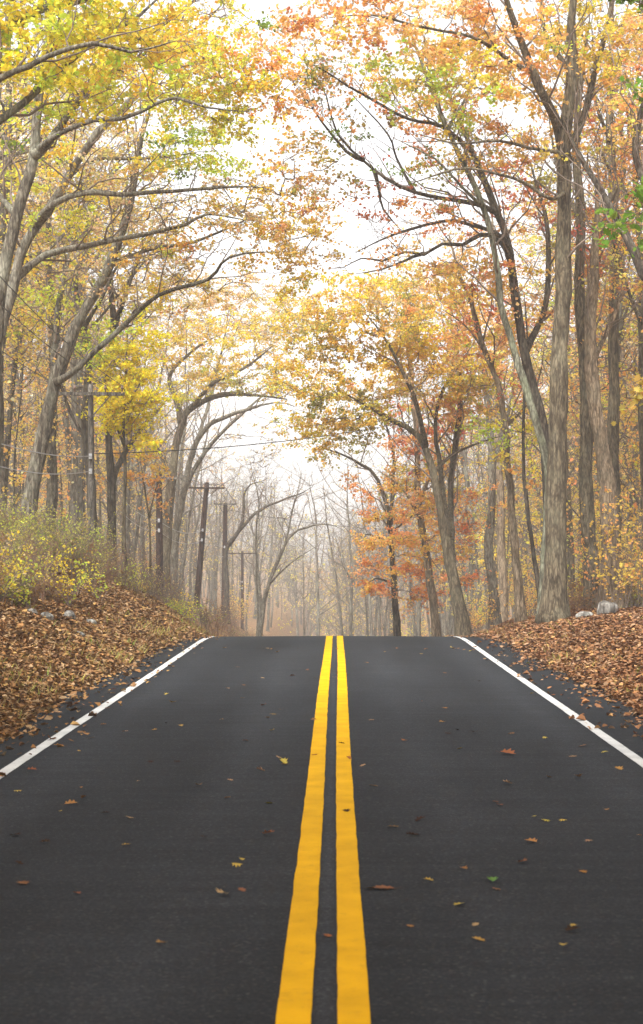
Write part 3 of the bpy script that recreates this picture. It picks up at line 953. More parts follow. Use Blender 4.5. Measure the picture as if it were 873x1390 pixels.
hero('oak_tree', 'leaning brown oak at the crest on the right, under the golden canopy', 58,
     [([(630, 868), (626, 840), (617, 793), (604, 712), (589, 642), (569, 592), (534, 571), (498, 551), (460, 530)], 20, 4),
      ([(606, 725), (598, 640, 1), (592, 590, 1), (597, 545, 1), (612, 510, 1), (640, 470, 1)], 9, 3),
      ([(576, 605), (566, 550, -1), (545, 500, -1), (520, 455, -1), (490, 420, -1)], 8, 2.5),
      ([(589, 640), (610, 620, 1), (640, 605, 1), (690, 590, 1)], 5, 2),
      ([(612, 760), (612, 680, 2), (618, 600, 2), (625, 520, 2), (610, 440, 2)], 11, 5)],
     [(520, 430, 90, 60, -1, 1.7, GOLD), (560, 500, 100, 55, 0, 1.7, dict(gold=4, orange=3, tan=2, yellow=2)), (465, 560, 75, 42, 0, 1.8, dict(olive=3, gold=4, yellow=3, ygreen=1.5)),
      (640, 480, 65, 75, 1, 1.3, ORA), (600, 410, 80, 45, 1, 1.2, dict(gold=4, olive=2, orange=2)), (460, 430, 62, 55, -1, 1.4, dict(gold=4, yellow=2, olive=2)), (420, 515, 58, 55, -1, 1.3, dict(gold=4, yellow=2, olive=3)), (420, 430, 45, 45, -1, .9, GOLD, 8, .2), (620, 560, 60, 40, 1, 1.0, ORA)],
     'brown', .096)

hero('oak_tree', 'straight tan trunk at the crest, left of the leaning brown oak', 63,
     [([(592, 868), (590, 830), (584, 793), (575, 720), (569, 682), (562, 561), (555, 480), (548, 420)], 13, 5),
      ([(570, 690), (590, 640), (620, 610)], 5, 2), ([(572, 700), (545, 660), (515, 640)], 5, 2)],
     [(585, 650, 60, 45, 0, 1.3, ORA, 10, .1), (560, 580, 70, 45, 0, 1.1, ORA), (540, 400, 80, 40, 0, 1.2, GOLD), (625, 700, 40, 45, 0, .8, ORA, 9, .2), (600, 735, 48, 11, -1, 2.0, dict(peach=5, orange=4, gold=2), 10, .1), (612, 780, 42, 10, -1, 1.8, dict(peach=4, orange=4, rust=1), 10, .1), (585, 690, 50, 12, 0, 1.8, dict(peach=4, orange=3, gold=2), 10, .1)],
     'tan', .096)

hero('oak_tree', 'dark trunk nearest the road at crest, skirted with rust-red leaf sprays', 66,
     [([(540, 868), (538, 840), (535, 803), (529, 712), (514, 650), (490, 630), (463, 617), (430, 605)], 11, 3),
      ([(529, 710), (535, 640), (528, 590), (510, 540)], 6, 2), ([(531, 740), (500, 725), (480, 730)], 3, 1), ([(534, 790), (510, 785), (490, 800)], 3, 1),
      ([(530, 720), (560, 700), (590, 690)], 3, 1)],
     [(525, 735, 62, 11, -1, 2.6, dict(peach=5, orange=3, gold=3), 11, 0), (535, 772, 58, 10, -1, 2.6, dict(peach=5, orange=3, gold=3), 11, 0), (545, 702, 60, 12, 0, 2.2, dict(orange=5, gold=3, olive=1), 10, 0),
      (508, 798, 40, 9, -1, 2.4, dict(peach=4, orange=4, gold=1, rust=.6), 11, 0), (572, 808, 42, 10, 0, 2.0, dict(peach=4, orange=4, rust=1, gold=1), 10, .1), (520, 660, 60, 20, 0, 1.4, dict(olive=3, orange=3, gold=3)), (450, 595, 55, 28, 0, 1.3, dict(olive=3, gold=4, yellow=2)),
      (500, 540, 70, 40, 0, 1.0, GOLD), (590, 760, 38, 10, 1, 1.8, dict(orange=4, gold=2, rust=1), 10, .1)],
     'dark', .096)

hero('oak_tree', 'pale soft-toned trunk set back in right wood, between the maple and crest oak', 66,
     [([(672, 850), (668, 790), (664, 740), (668, 640), (660, 520), (650, 420)], 14, 7), ([(668, 640), (690, 560, 1), (700, 480, 1)], 6, 3)],
     [(665, 470, 60, 70, 0, .8, ORR, 8, .2), (650, 660, 40, 50, 0, .5, dict(orange=3, gold=3, olive=1), 7, .3)], 'pale', .096)


# ---- woods behind: a few trees built whole, then copied
def copy_thing(root, loc, rz, sc, label=None, group=None, tilt=(0, 0)):
    r = root.copy()
    C.objects.link(r)
    r.location = loc
    r.rotation_euler = (tilt[0], tilt[1], rz)
    r.scale = (sc[0], sc[0], sc[1])
    if label:
        r['label'] = label
    if group:
        r['group'] = group
    for ch in root.children:
        c = ch.copy()
        C.objects.link(c)
        c.parent = r
    return r


def wild_tree(name, label, H, r0, lean, nlimb, first, pal, ncl, per, bare, bark, lsize, wide=.22, twigs=5, group=None, double=False, fine=False):
    root = empty(name, (0, 0, 0), label, 'tree', group)
    k = 6
    t = np.linspace(0, 1, k)
    p = np.stack([lean[0] * t ** 1.5 * H + RNG.normal(0, .012 * H, k) * t, lean[1] * t ** 1.5 * H + RNG.normal(0, .012 * H, k) * t, t * H], 1)
    p[0, 2] = -.3
    limbs = [(p, r0, r0 * .22, 9)]
    if double:
        q = p.copy()
        q[:, 0] += t ** .8 * H * .10
        q[:, 1] += t ** .8 * H * .05
        q[:, 2] *= .9
        limbs.append((q, r0 * .7, r0 * .2, 8))
    pc = catmull(p)
    for i in range(nlimb):
        f = min(.97, first + (1 - first) * RNG.random() ** .8)
        b = pc[int(f * (len(pc) - 1))]
        a = RNG.uniform(0, 6.28)
        L = H * wide * (1.35 - .8 * f) * RNG.uniform(.7, 1.4)
        up = RNG.uniform(.5, 1.5) if first < .42 else RNG.uniform(.4, 1.1)
        d = np.array([math.cos(a), math.sin(a), 0])
        q = [b, b + d * L * .35 + np.array([0, 0, up * L * .25]), b + d * L * .7 + np.array([0, 0, up * L * .6]),
             b + d * L + np.array([0, 0, up * L * .85])]
        q = np.array(q) + RNG.normal(0, .06 * L, (4, 3)) * np.array([[0], [1], [1], [1]])
        rb = r0 * (1 - .75 * f) * .45
        limbs.append((q, rb, .018, 6))
    n = ncl
    u = _rand_unit(n) * RNG.uniform(.1, 1, (n, 1)) ** (1 / 2.5)
    zc = H * (first + 1.04) / 2
    T = u * np.array([H * wide * 1.15, H * wide * 1.15, H * (1.06 - first) / 2]) + np.array([lean[0] * H * .6, lean[1] * H * .6, zc])
    assemble(root, limbs, [(T, pal, per, twigs, bare, .8)], M[bark], lsize, LEAF_TINY, None, fine)
    return root


PALE = dict(tan=4, cream=3, gold=2, pink=1)
protos_bare = [wild_tree('bare_tree', 'x', 17, .16, (.10, .02), 10, .3, PALE, 60, 1, .75, 'pale', .12, .22, fine=True),
               wild_tree('bare_tree', 'x', 15, .12, (-.16, .05), 9, .22, GOLD, 60, 3, .6, 'pale', .12, .2, double=True, fine=True),
               wild_tree('bare_tree', 'x', 18, .19, (.03, -.06), 11, .36, PALE, 60, 1, .8, 'grey', .12, .22, fine=True, double=True),
               wild_tree('bare_tree', 'x', 13, .09, (.2, .08), 9, .2, dict(gold=3, yellow=3, tan=1), 70, 5, .4, 'pale', .12, .2, fine=True)]
protos_tan = [wild_tree('oak_tree', 'x', 18, .21, (.03, .02), 12, .38, TANG, 210, 6, .3, 'grey', .11, .23),
              wild_tree('oak_tree', 'x', 16, .15, (.07, -.03), 11, .34, GOLD, 200, 7, .25, 'brown', .11, .22),
              wild_tree('oak_tree', 'x', 19, .24, (-.03, .03), 12, .42, dict(tan=3, gold=3, pink=2, orange=1), 220, 6, .3, 'grey', .11, .23, double=True)]
protos_or = [wild_tree('maple_tree', 'x', 17, .19, (-.04, .02), 12, .36, ORA, 220, 8, .3, 'brown', .11, .22),
             wild_tree('maple_tree', 'x', 15, .14, (-.08, -.03), 11, .25, dict(gold=4, orange=3, pink=2, olive=1), 210, 8, .25, 'grey', .11, .22),
             wild_tree('maple_tree', 'x', 18, .22, (.02, .03), 12, .4, dict(tan=3, orange=3, gold=3, rust=1), 220, 7, .25, 'tan', .11, .22)]
saps = [wild_tree('young_tree', 'x', 8, .055, (.08, .03), 8, .2, dict(gold=3, yellow=3, olive=1), 75, 7, .3, 'grey', .13, .17, 4),
        wild_tree('young_tree', 'x', 9, .06, (-.07, .05), 8, .25, dict(orange=3, gold=3, pink=1), 75, 6, .35, 'dark', .13, .16, 4),
        wild_tree('young_tree', 'x', 7, .045, (.05, -.06), 7, .2, dict(tan=3, gold=2), 60, 3, .5, 'grey', .12, .16, 4)]

taken = [(o.location.x, o.location.y) for o in C.objects if o.type == 'EMPTY' and o.get('category') == 'tree' and (abs(o.location.x) > .01)]


def scatter(n, fx, y0, y1, mind, protos, labels, group, smin=.8, smax=1.15, tries=40, ypow=1.0):
    made = 0
    for _ in range(n * tries):
        if made >= n:
            break
        Y = y0 + (y1 - y0) * RNG.random() ** ypow
        lo, hi = fx(Y)
        if hi <= lo:
            continue
        X = RNG.uniform(lo, hi)
        if any((X - a) ** 2 + (Y - b) ** 2 < mind ** 2 for a, b in taken):
            continue
        taken.append((X, Y))
        k = RNG.integers(len(protos))
        s = RNG.uniform(smin, smax)
        copy_thing(protos[k], (X, Y, gz(X, Y)), RNG.uniform(0, 6.28), (s * RNG.uniform(.85, 1.1), s), labels[k], group, RNG.normal(0, .03, 2))
        made += 1


# left wood, right wood, far wood
scatter(52, lambda Y: (-.2 * Y - 1.5, -9.6 if Y < 60 else -11), 46, 150, 1.6, protos_tan + saps[1:],
        ['grey oak with thin tan leaves in the left wood, behind the roadside oaks', 'slim brown oak with gold leaves in the left wood, behind the roadside oaks',
         'two-stemmed grey oak with pinkish tan leaves in the left wood', 'thin dark sapling with orange leaves in the left wood', 'thin grey sapling, nearly leafless, in the left wood'],
        'trees of the left wood', ypow=1.3)
scatter(50, lambda Y: (7.3 if Y > 50 else 9, .2 * Y + 1.5), 47, 150, 1.5, protos_or + saps[:2],
        ['brown trunked maple with orange crown in the right wood', 'slim grey maple with gold and orange leaves in the right wood',
         'tan trunked maple with pale orange leaves in the right wood', 'thin grey sapling with yellow leaves in the right wood', 'thin dark sapling with orange leaves in the right wood'],
        'trees of the right wood', ypow=1.3)
scatter(44, lambda Y: (7, .2 * Y + 1), 50, 125, 1.2, protos_bare,
        ['slender pale bare trunk among the orange maples of the right wood', 'pale bare twin trunk among the orange maples of the right wood',
         'grey bare trunk among the orange maples of the right wood', 'slender pale trunk with few gold leaves in the right wood'], 'bare trunks of the right wood', .8, 1.1)
scatter(34, lambda Y: (-.2 * Y, -10.2 if Y < 148 else -6), 80, 170, 1.8, protos_bare,
        ['bare pale tree behind the utility poles', 'bare pale twin stem tree behind the utility poles', 'bare grey tree behind the utility poles',
         'slim pale tree with a few gold leaves behind the utility poles'], 'bare trees behind the poles', .75, 1.1)
scatter(130, lambda Y: (-.2 * Y if Y > 150 else -3.5, .2 * Y), 120, 240, 1.8, protos_bare,
        ['bare pale tree in the hazy wood beyond the crest', 'bare pale twin stem tree in the hazy wood beyond the crest', 'bare grey tree in the hazy wood beyond the crest',
         'slim pale tree with a few gold leaves in the hazy wood beyond the crest'], 'hazy trees beyond the crest', .78, 1.12, ypow=1.25)
near = wild_tree('oak_tree', 'broad gold crowned oak added out of view beside the viewpoint to shade the road', 17, .24, (.02, 0), 14, .5, dict(gold=3, yellow=3, orange=1), 620, 12, .0, 'grey', .20, .40)  # unseen oaks, added so their dense crowns shade the near road
for X, Y in ((-7, -22), (7.5, -25), (-6.8, -12), (6.8, -14), (-7, -2), (6.8, -4), (-7.2, 8), (7.2, 6)):
    copy_thing(near, (X, Y, gz(X, Y)), RNG.uniform(0, 6.28), (1.05, 1.0), None, 'unseen shade oaks beside the viewpoint')
for pr in [near] + protos_bare + protos_tan + protos_or + saps:
    for ch in list(pr.children):
        bpy.data.objects.remove(ch)
    bpy.data.objects.remove(pr)


# the far-off wood that closes the view, one mass
wm, lm = MB(), MB()
nf = 330
Yf = RNG.uniform(185, 300, nf)
Xf = RNG.uniform(-.21, .21, nf) * Yf
Hf = RNG.uniform(9, 17, nf)
tf = np.linspace(0, 1, 6)[None, :]
le = RNG.normal(0, .13, (nf, 2))
gzf = ground(Xf, Yf)
PF = np.stack([Xf[:, None] + le[:, :1] * Hf[:, None] * tf ** 1.6, Yf[:, None] + le[:, 1:] * Hf[:, None] * tf ** 1.6, gzf[:, None] - .3 + Hf[:, None] * tf], -1)
PF[:, 1:] += RNG.normal(0, .12, (nf, 5, 3))
wm.tubes(PF, RNG.uniform(.06, .17, (nf, 1)) * (1 - .75 * tf), 5)
nb = 16
bi = np.repeat(np.arange(nf), nb)
u = RNG.uniform(.28, .98, nf * nb)
k = np.clip((u * 5).astype(int), 0, 4)
f = (u * 5 - k)[:, None]
st = PF[bi, k] * (1 - f) + PF[bi, k + 1] * f
d = _rand_unit(nf * nb) * np.array([1, 1, .4]) + np.array([0, 0, .45])
L = RNG.uniform(1.2, 3.8, (nf * nb, 1)) * (1.25 - .6 * u[:, None])
tb = np.linspace(0, 1, 5)[None, :, None]
PB = st[:, None] + d[:, None] * L[..., None] * tb + (RNG.normal(0, .14, (nf * nb, 1, 3)) + np.array([0, 0, .14])) * L[..., None] * tb ** 2
wm.tubes(PB, np.full((nf * nb, 5), .035) * np.array([1, .8, .6, .42, .25]), 3)
q = 5
s2 = PB[:, 1:].reshape(-1, 3)
s2 = np.repeat(s2, q, 0)
d2 = _rand_unit(len(s2)) * np.array([1, 1, .7]) + np.array([0, 0, .3])
P2 = s2[:, None] + d2[:, None] * RNG.uniform(.4, 1.1, (len(s2), 1, 1)) * np.linspace(0, 1, 3)[None, :, None]
wm.tubes(P2, np.full((len(s2), 3), .012) * np.array([1, .7, .4]), 3)
tag(wm.build('distant_wood', M['pale']), 'far-off pale bare wood closing the view beyond the crest', 'wood', kind='stuff')
hue = np.repeat(np.repeat(pick(dict(cream=4, yellow=3, tan=2, gold=2, ygreen=1), nf), nb, 0), 4 * q, 0)
kk = (np.repeat(np.repeat(RNG.random(nf) < .55, nb), 4 * q)) & (RNG.random(len(P2)) < .45)
leaf_cloud(lm, P2[kk, 2], .17 * RNG.uniform(.6, 1.3, kk.sum()), np.clip(hue[kk] * RNG.uniform(.75, 1.15, (kk.sum(), 1)), .01, .92), LEAF_TINY, .8)
tag(lm.build('distant_foliage', M['leaf'], smooth=False), 'last pale yellow leaves of the far-off wood beyond the crest', 'foliage', kind='stuff')


# ------------------------------------------------------------------ shrubs
def shrub(name, cat, h, nst, spread, pal, per, lsize, wood, bare, side=9, shape=LEAF_TINY, tw=.3):
    root = empty(name, (0, 0, 0), 'x', cat)
    sm, cm = MB(), MB()
    a = RNG.uniform(0, 6.28, nst)
    ln = h * RNG.uniform(.55, 1.1, nst)
    out = spread * RNG.uniform(.15, 1, nst)
    t = np.linspace(0, 1, 6)[None, :]
    bx = RNG.normal(0, .10, nst)
    by = RNG.normal(0, .10, nst)
    X = bx[:, None] + np.cos(a)[:, None] * out[:, None] * t ** 1.4
    Y = by[:, None] + np.sin(a)[:, None] * out[:, None] * t ** 1.4
    Z = ln[:, None] * (t - .22 * t ** 3 * (out / spread)[:, None]) - .06
    Pm = np.stack([X, Y, Z], -1) + RNG.normal(0, .02, (nst, 6, 3)) * t[..., None]
    sm.tubes(Pm, .0105 * (1 - .72 * t) * np.ones((nst, 1)), 3)
    m = nst * side
    si = np.repeat(np.arange(nst), side)
    u = RNG.uniform(.25, .98, m)
    k = np.clip((u * 5).astype(int), 0, 4)
    f = (u * 5 - k)[:, None]
    st = Pm[si, k] * (1 - f) + Pm[si, k + 1] * f
    d = _rand_unit(m) * np.array([1, 1, .5]) + np.array([0, 0, .45])
    L = tw * h * RNG.uniform(.4, 1.0, (m, 1))
    tt = np.linspace(0, 1, 3)[None, :, None]
    TP = st[:, None] + d[:, None] * L[..., None] * tt
    sm.tubes(TP, np.full((m, 3), .0045) * np.array([1, .8, .5]), 3)
    sm.build('stems', M[wood], root)
    keep = RNG.random(m) > bare
    TPk = TP[keep]
    if per > 0 and len(TPk):
        col = np.repeat(pick(pal, nst)[si[keep]][:, None], per, 1)
        u = RNG.uniform(.1, 1.05, (len(TPk), per, 1))
        pos = TPk[:, 0][:, None] * (1 - u) + TPk[:, 2][:, None] * u + RNG.normal(0, .03, (len(TPk), per, 3))
        col = np.clip(col * RNG.uniform(.7, 1.2, (len(TPk), per, 1)), .01, .92)
        leaf_cloud(cm, pos.reshape(-1, 3), lsize * RNG.uniform(.6, 1.2, len(TPk) * per), col.reshape(-1, 3), shape, .6)
        cm.build('foliage', M['leaf'], root, smooth=False)
    return root


S = dict(
    bare=[shrub('bare_shrub', 'shrub', 1.8, 11, .8, dict(dgold=3, dtan=2, olive=2), 2, .06, 'twig_red', .6, 7),
          shrub('bare_shrub', 'shrub', 1.4, 12, .9, dict(olive=3, tan=2, gold=2), 2, .06, 'twig', .5, 7)],
    russet=[shrub('russet_shrub', 'shrub', 1.2, 14, .7, dict(brown=3, drust=3, dtan=2, dgold=2), 3, .065, 'twig_red', .2, 10, LEAF_LOW),
            shrub('russet_shrub', 'shrub', .9, 14, .6, dict(dtan=3, brown=3, dgold=2, olive=1), 3, .06, 'twig', .2, 10, LEAF_LOW)],
    green=[shrub('green_shrub', 'shrub', 1.7, 18, .9, dict(green=2, olive=5, ygreen=1), 5, .05, 'twig', .05, 12)],
    weed=[shrub('weedy_shrub', 'shrub', 1.1, 13, .7, dict(olive=3, ygreen=3, yellow=2, tan=1), 4, .06, 'twig', .2, 8),
          shrub('weedy_shrub', 'shrub', .8, 12, .6, dict(olive=2, dgold=3, gold=2, ygreen=1), 4, .055, 'twig', .2, 8)],
    lemon=[shrub('yellow_shrub', 'shrub', 1.2, 8, .8, dict(yellow=4, lemon=2, ygreen=3, olive=2), 3, .065, 'twig', .4, 9, LEAF_LOW),
           shrub('yellow_shrub', 'shrub', .8, 9, .6, dict(yellow=3, ygreen=4, olive=2), 3, .06, 'twig', .35, 9, LEAF_LOW)],
    gold=[shrub('beech_sapling', 'shrub', 3.6, 7, 1.1, dict(gold=4, orange=3, yellow=2), 5, .085, 'twig', .3, 12, LEAF_LOW, .26),
          shrub('beech_sapling', 'shrub', 3.0, 7, 1.1, dict(ygreen=4, yellow=3, gold=1), 5, .085, 'twig', .3, 12, LEAF_LOW, .26),
          shrub('beech_sapling', 'shrub', 2.2, 8, .9, dict(gold=3, brown=3, orange=2), 4, .085, 'twig', .3, 10, LEAF_LOW, .26)])


def bush(kind, X, Y, label, group, s=1.0):
    p = S[kind][RNG.integers(len(S[kind]))]
    copy_thing(p, (X, Y, gz(X, Y) - .03), RNG.uniform(0, 6.28), (s * RNG.uniform(.9, 1.2), s * RNG.uniform(.8, 1.15)), label, group)


def left_spot(y0, y1, d0, d1):
    Y = RNG.uniform(y0, y1)
    return -float(edge_l(Y)) - RNG.uniform(d0, d1), Y


for i in range(92):
    X, Y = left_spot(31, 62, 2.0, 6.2)
    bush('bare', X, Y, 'leggy reddish-brown bare shrub on the left bank', 'bare shrubs on the left bank', RNG.uniform(.7, 1.1))
for i in range(22):
    X, Y = left_spot(60, 118, .8, 3.2)
    bush('bare', X, Y, 'bare brown brush around the feet of the brown utility poles', 'bare brush under the poles', RNG.uniform(.8, 1.25))
for i in range(42):
    X, Y = left_spot(28, 52, 1.9, 5.0)
    bush('russet', X, Y, 'low russet leaved shrub on the left bank', 'russet shrubs on the left bank', RNG.uniform(.5, 1.05))
for i in range(36):
    X, Y = left_spot(29, 56, 2.1, 5.4)
    bush('weed', X, Y, 'olive and yellow weedy shrub on the left bank', 'weedy shrubs on the left bank', RNG.uniform(.6, 1.1))
for x, y, D in ((12, 700, 40), (45, 705, 41), (75, 695, 43), (20, 735, 38), (62, 725, 42), (100, 700, 46), (-8, 690, 39), (125, 680, 48), (5, 660, 43)):
    p = at(x, y, D)
    bush('green', p[0], D, 'fine leaved green shrub high on the left bank', 'green shrubs on the left bank', 1.0)
for x, y, D in ((45, 735, 38), (62, 740, 38.5), (100, 735, 40), (15, 755, 36), (10, 790, 34), (28, 795, 33.5), (-4, 800, 33), (130, 770, 41), (95, 780, 38)):
    p = at(x, y, D)
    bush('lemon', p[0], D, 'bright yellow leaved shrub among the brush of the left bank', 'yellow shrubs on the left bank', 1.0)
for x, D in ((232, 56), (242, 55), (252, 58), (262, 57), (238, 62)):
    p = at(x, 830, D)
    bush('lemon', p[0], D, 'yellow-green weed clump at the foot of the brown poles', 'weed clumps by the poles', .9)
for x, y, D in ((812, 700, 46), (835, 690, 45.5), (858, 700, 46.5), (872, 680, 46), (845, 720, 48), (796, 690, 49)):
    p = at(x, y, D)
    bush('gold', p[0], D, 'leafy beech sapling beside the tan trunk at the right edge', 'beech saplings by the tan trunk', 1.0)
for i in range(22):
    Y = RNG.uniform(46.5, 60)
    X = RNG.uniform(8.2, .19 * Y + .5)
    bush('gold', X, Y, 'leafy beech sapling in the understorey of the right wood', 'beech saplings of the right wood', RNG.uniform(.7, 1.15))
for i in range(18):
    Y = RNG.uniform(54, 85)
    X = RNG.uniform(4.6, 8.5)
    bush('gold', X, Y, 'gold leaved sapling behind the crest on the right', 'saplings behind the crest', RNG.uniform(.4, .8))
for i in range(16):
    Y = RNG.uniform(47, 56)
    X = RNG.uniform(6.0, .19 * Y)
    bush('russet', X, Y, 'low russet leaved shrub among the trunks of the right wood', 'russet shrubs of the right wood', RNG.uniform(.6, 1.1))
for i in range(46):
    Y = RNG.uniform(125, 175)
    X = RNG.uniform(-.16 * Y, .1 * Y)
    bush('gold' if i % 3 else 'bare', X, Y, 'hazy low bush beyond the crest of the road', 'bushes beyond the crest', RNG.uniform(.8, 1.5))
for k in S:
    for pr in S[k]:
        for ch in list(pr.children):
            bpy.data.objects.remove(ch)
        bpy.data.objects.remove(pr)

# ------------------------------------------------------------------ leaf litter, grass
LP = dict(brown=5, drust=2, dtan=3, dgold=1.0, dbrown=2.5)


def litter(name, spots, size, shape, seed_up):
    mb = MB()
    X, Y = spots[:, 0], spots[:, 1]
    Z = ground(X, Y)
    onroad = (X > -edge_l(Y)) & (X < edge_r(Y))
    Z = np.where(onroad, zr(Y) - .006 * np.abs(X) + .048, Z + RNG.uniform(.005, .07, len(X)))
    leaf_cloud(mb, np.stack([X, Y, Z], 1), size * np.clip(RNG.lognormal(0, .34, len(X)), .4, 2.0), np.clip(pick(LP, len(X)) * RNG.uniform(.58, 1.15, (len(X), 1)), .01, .8), shape,
               seed_up, .25)
    return mb.build(name, M['litter'], smooth=False)


def bank_spots(side, y0, y1, d0, d1, dens):
    n = int((y1 - y0) * (d1 - d0) * dens)
    Y = RNG.uniform(y0, y1, n)
    d = RNG.uniform(d0, d1, n)
    keep = (d > 0.02) | (RNG.random(n) < .30 * np.exp(d / .13) + .010)
    Y, d = Y[keep], d[keep]
    X = -(edge_l(Y) + d) if side < 0 else edge_r(Y) + d
    pt = .5 + .5 * np.sin(X * 2.1 + Y * .8) * np.sin(Y * 1.3 - X)
    k = RNG.random(len(X)) < .55 + .45 * pt
    return np.stack([X[k], Y[k]], 1)


for sd, nm in ((-1, 'left'), (1, 'right')):
    A = np.concatenate([bank_spots(sd, 12, 30, -.95, 3.2, 900), bank_spots(sd, 30, 62, -.9, 6.0, 640)])
    tag(litter('leaf_litter', A, .068, LEAF_LOW, 2.2), 'carpet of fallen brown leaves covering the %s bank' % nm, 'leaf litter', kind='stuff')

gm = MB()
n = 9000
Y = RNG.uniform(13, 60, n)
d = np.abs(RNG.normal(.1, .55, n))
hi = RNG.random(n) < .25
d = np.where(hi, RNG.uniform(.3, 4.5, n), d)
pt = np.sin(Y * .8 + d) + np.sin(Y * 2.3 + 1) + RNG.normal(0, .5, n)
k = pt > .1
Y, d = Y[k], d[k]
n = len(Y)
X = -(edge_l(Y) + d + .03)
side = RNG.random(n) < .22
X = np.where(side, edge_r(Y) + d + .05, X)
B = np.stack([X, Y, ground(X, Y) - .01], 1)
h = RNG.uniform(.07, .24, n)[:, None]
a = RNG.uniform(0, 6.28, n)
wv = np.stack([np.cos(a), np.sin(a), 0 * a], 1) * .008
ln = np.stack([RNG.normal(0, .5, n), RNG.normal(0, .5, n), np.ones(n)], 1) * h
V = np.stack([B - wv, B + wv, B + ln * .6 + wv * .6, B + ln + np.array([0, 0, -.02]), B + ln * .6 - wv * .6], 1)
gcol = pick(dict(olive=3, dtan=4, dgold=3, green=.7), n) * RNG.uniform(.7, 1.1, (n, 1))
gm.add(V, np.arange(n * 5).reshape(n, 5), gcol)
tag(gm.build('verge_grass', M['litter'], smooth=False), 'yellowing grass tufts along the pavement edges', 'grass', kind='stuff')


# ------------------------------------------------------------------ single leaves lying on the road
def leaf_proto(kind, col):
    mb = MB()
    tv, tf = LEAF_OAK
    t = tv.copy()
    t[:, 1] -= .5
    if kind == 0:
        t[:, 2] = .5 * np.abs(t[:, 0]) + .35 * t[:, 1] ** 2
    elif kind == 1:
        t[:, 2] = -.55 * np.abs(t[:, 0]) - .5 * t[:, 1] ** 2 + .22
    elif kind == 2:
        t[:, 2] = .9 * t[:, 0] ** 2 + .25 * t[:, 1] + .1
    else:
        t[:, 2] = .12 * np.abs(t[:, 0]) + .03
    t[:, 2] += .05
    mb.add(t, np.array([list(f) for f in tf]), np.array([col] * 2) * np.array([[1.0], [.85]]))
    s = np.array([(-.015, -.5, .05), (.015, -.5, .05), (.01, -.8, .12), (-.01, -.8, .12)])
    mb.add(s, [(0, 1, 2, 3)], np.array([col]) * .7)
    V = np.concatenate(mb.V)
    return raw_mesh('fallen_leaf', V, np.concatenate(mb.F), np.concatenate(mb.T), False, np.concatenate(mb.K))


LK = {}
for cn, col in dict(brown=(.20, .10, .05), tan=(.34, .22, .12), yellow=(.42, .32, .07), rust=(.27, .115, .045), dark=(.05, .028, .02), green=(.10, .19, .05),
                    gold=(.34, .19, .06)).items():
    for kd in range(4):
        LK[cn, kd] = leaf_proto(kd, col)
        LK[cn, kd].materials.append(M['litter'])


def road_leaf(x, y, size, col, label=None, kd=None):
    Y = 2.14 * F / (y - 747.0)
    for _ in range(4):
        p = at(x, y, Y)
        Y = Y * (1 + (p[2] - (zr(Y) + .035 - .006 * abs(p[0]))) / 2.14 * .9)
    p = at(x, y, Y)
    if kd is None:
        kd = int(RNG.integers(4))
    o = bpy.data.objects.new('fallen_leaf', LK[col, kd])
    C.objects.link(o)
    o.location = (p[0], p[1], float(zr(p[1])) + .034 - .006 * abs(p[0]))
    o.rotation_euler = (RNG.normal(0, .12), RNG.normal(0, .12), RNG.uniform(0, 6.28))
    o.scale = (size * RNG.uniform(.7, 1.1), size, size * RNG.uniform(.5, 1.2))
    names = dict(brown='curled brown', tan='dry tan', yellow='small yellow', rust='rust brown', dark='dark wet-looking', gold='golden brown', green='green')
    tag(o, label or '%s fallen leaf lying on the asphalt' % names[col], 'leaf', 'fallen leaves on the road')


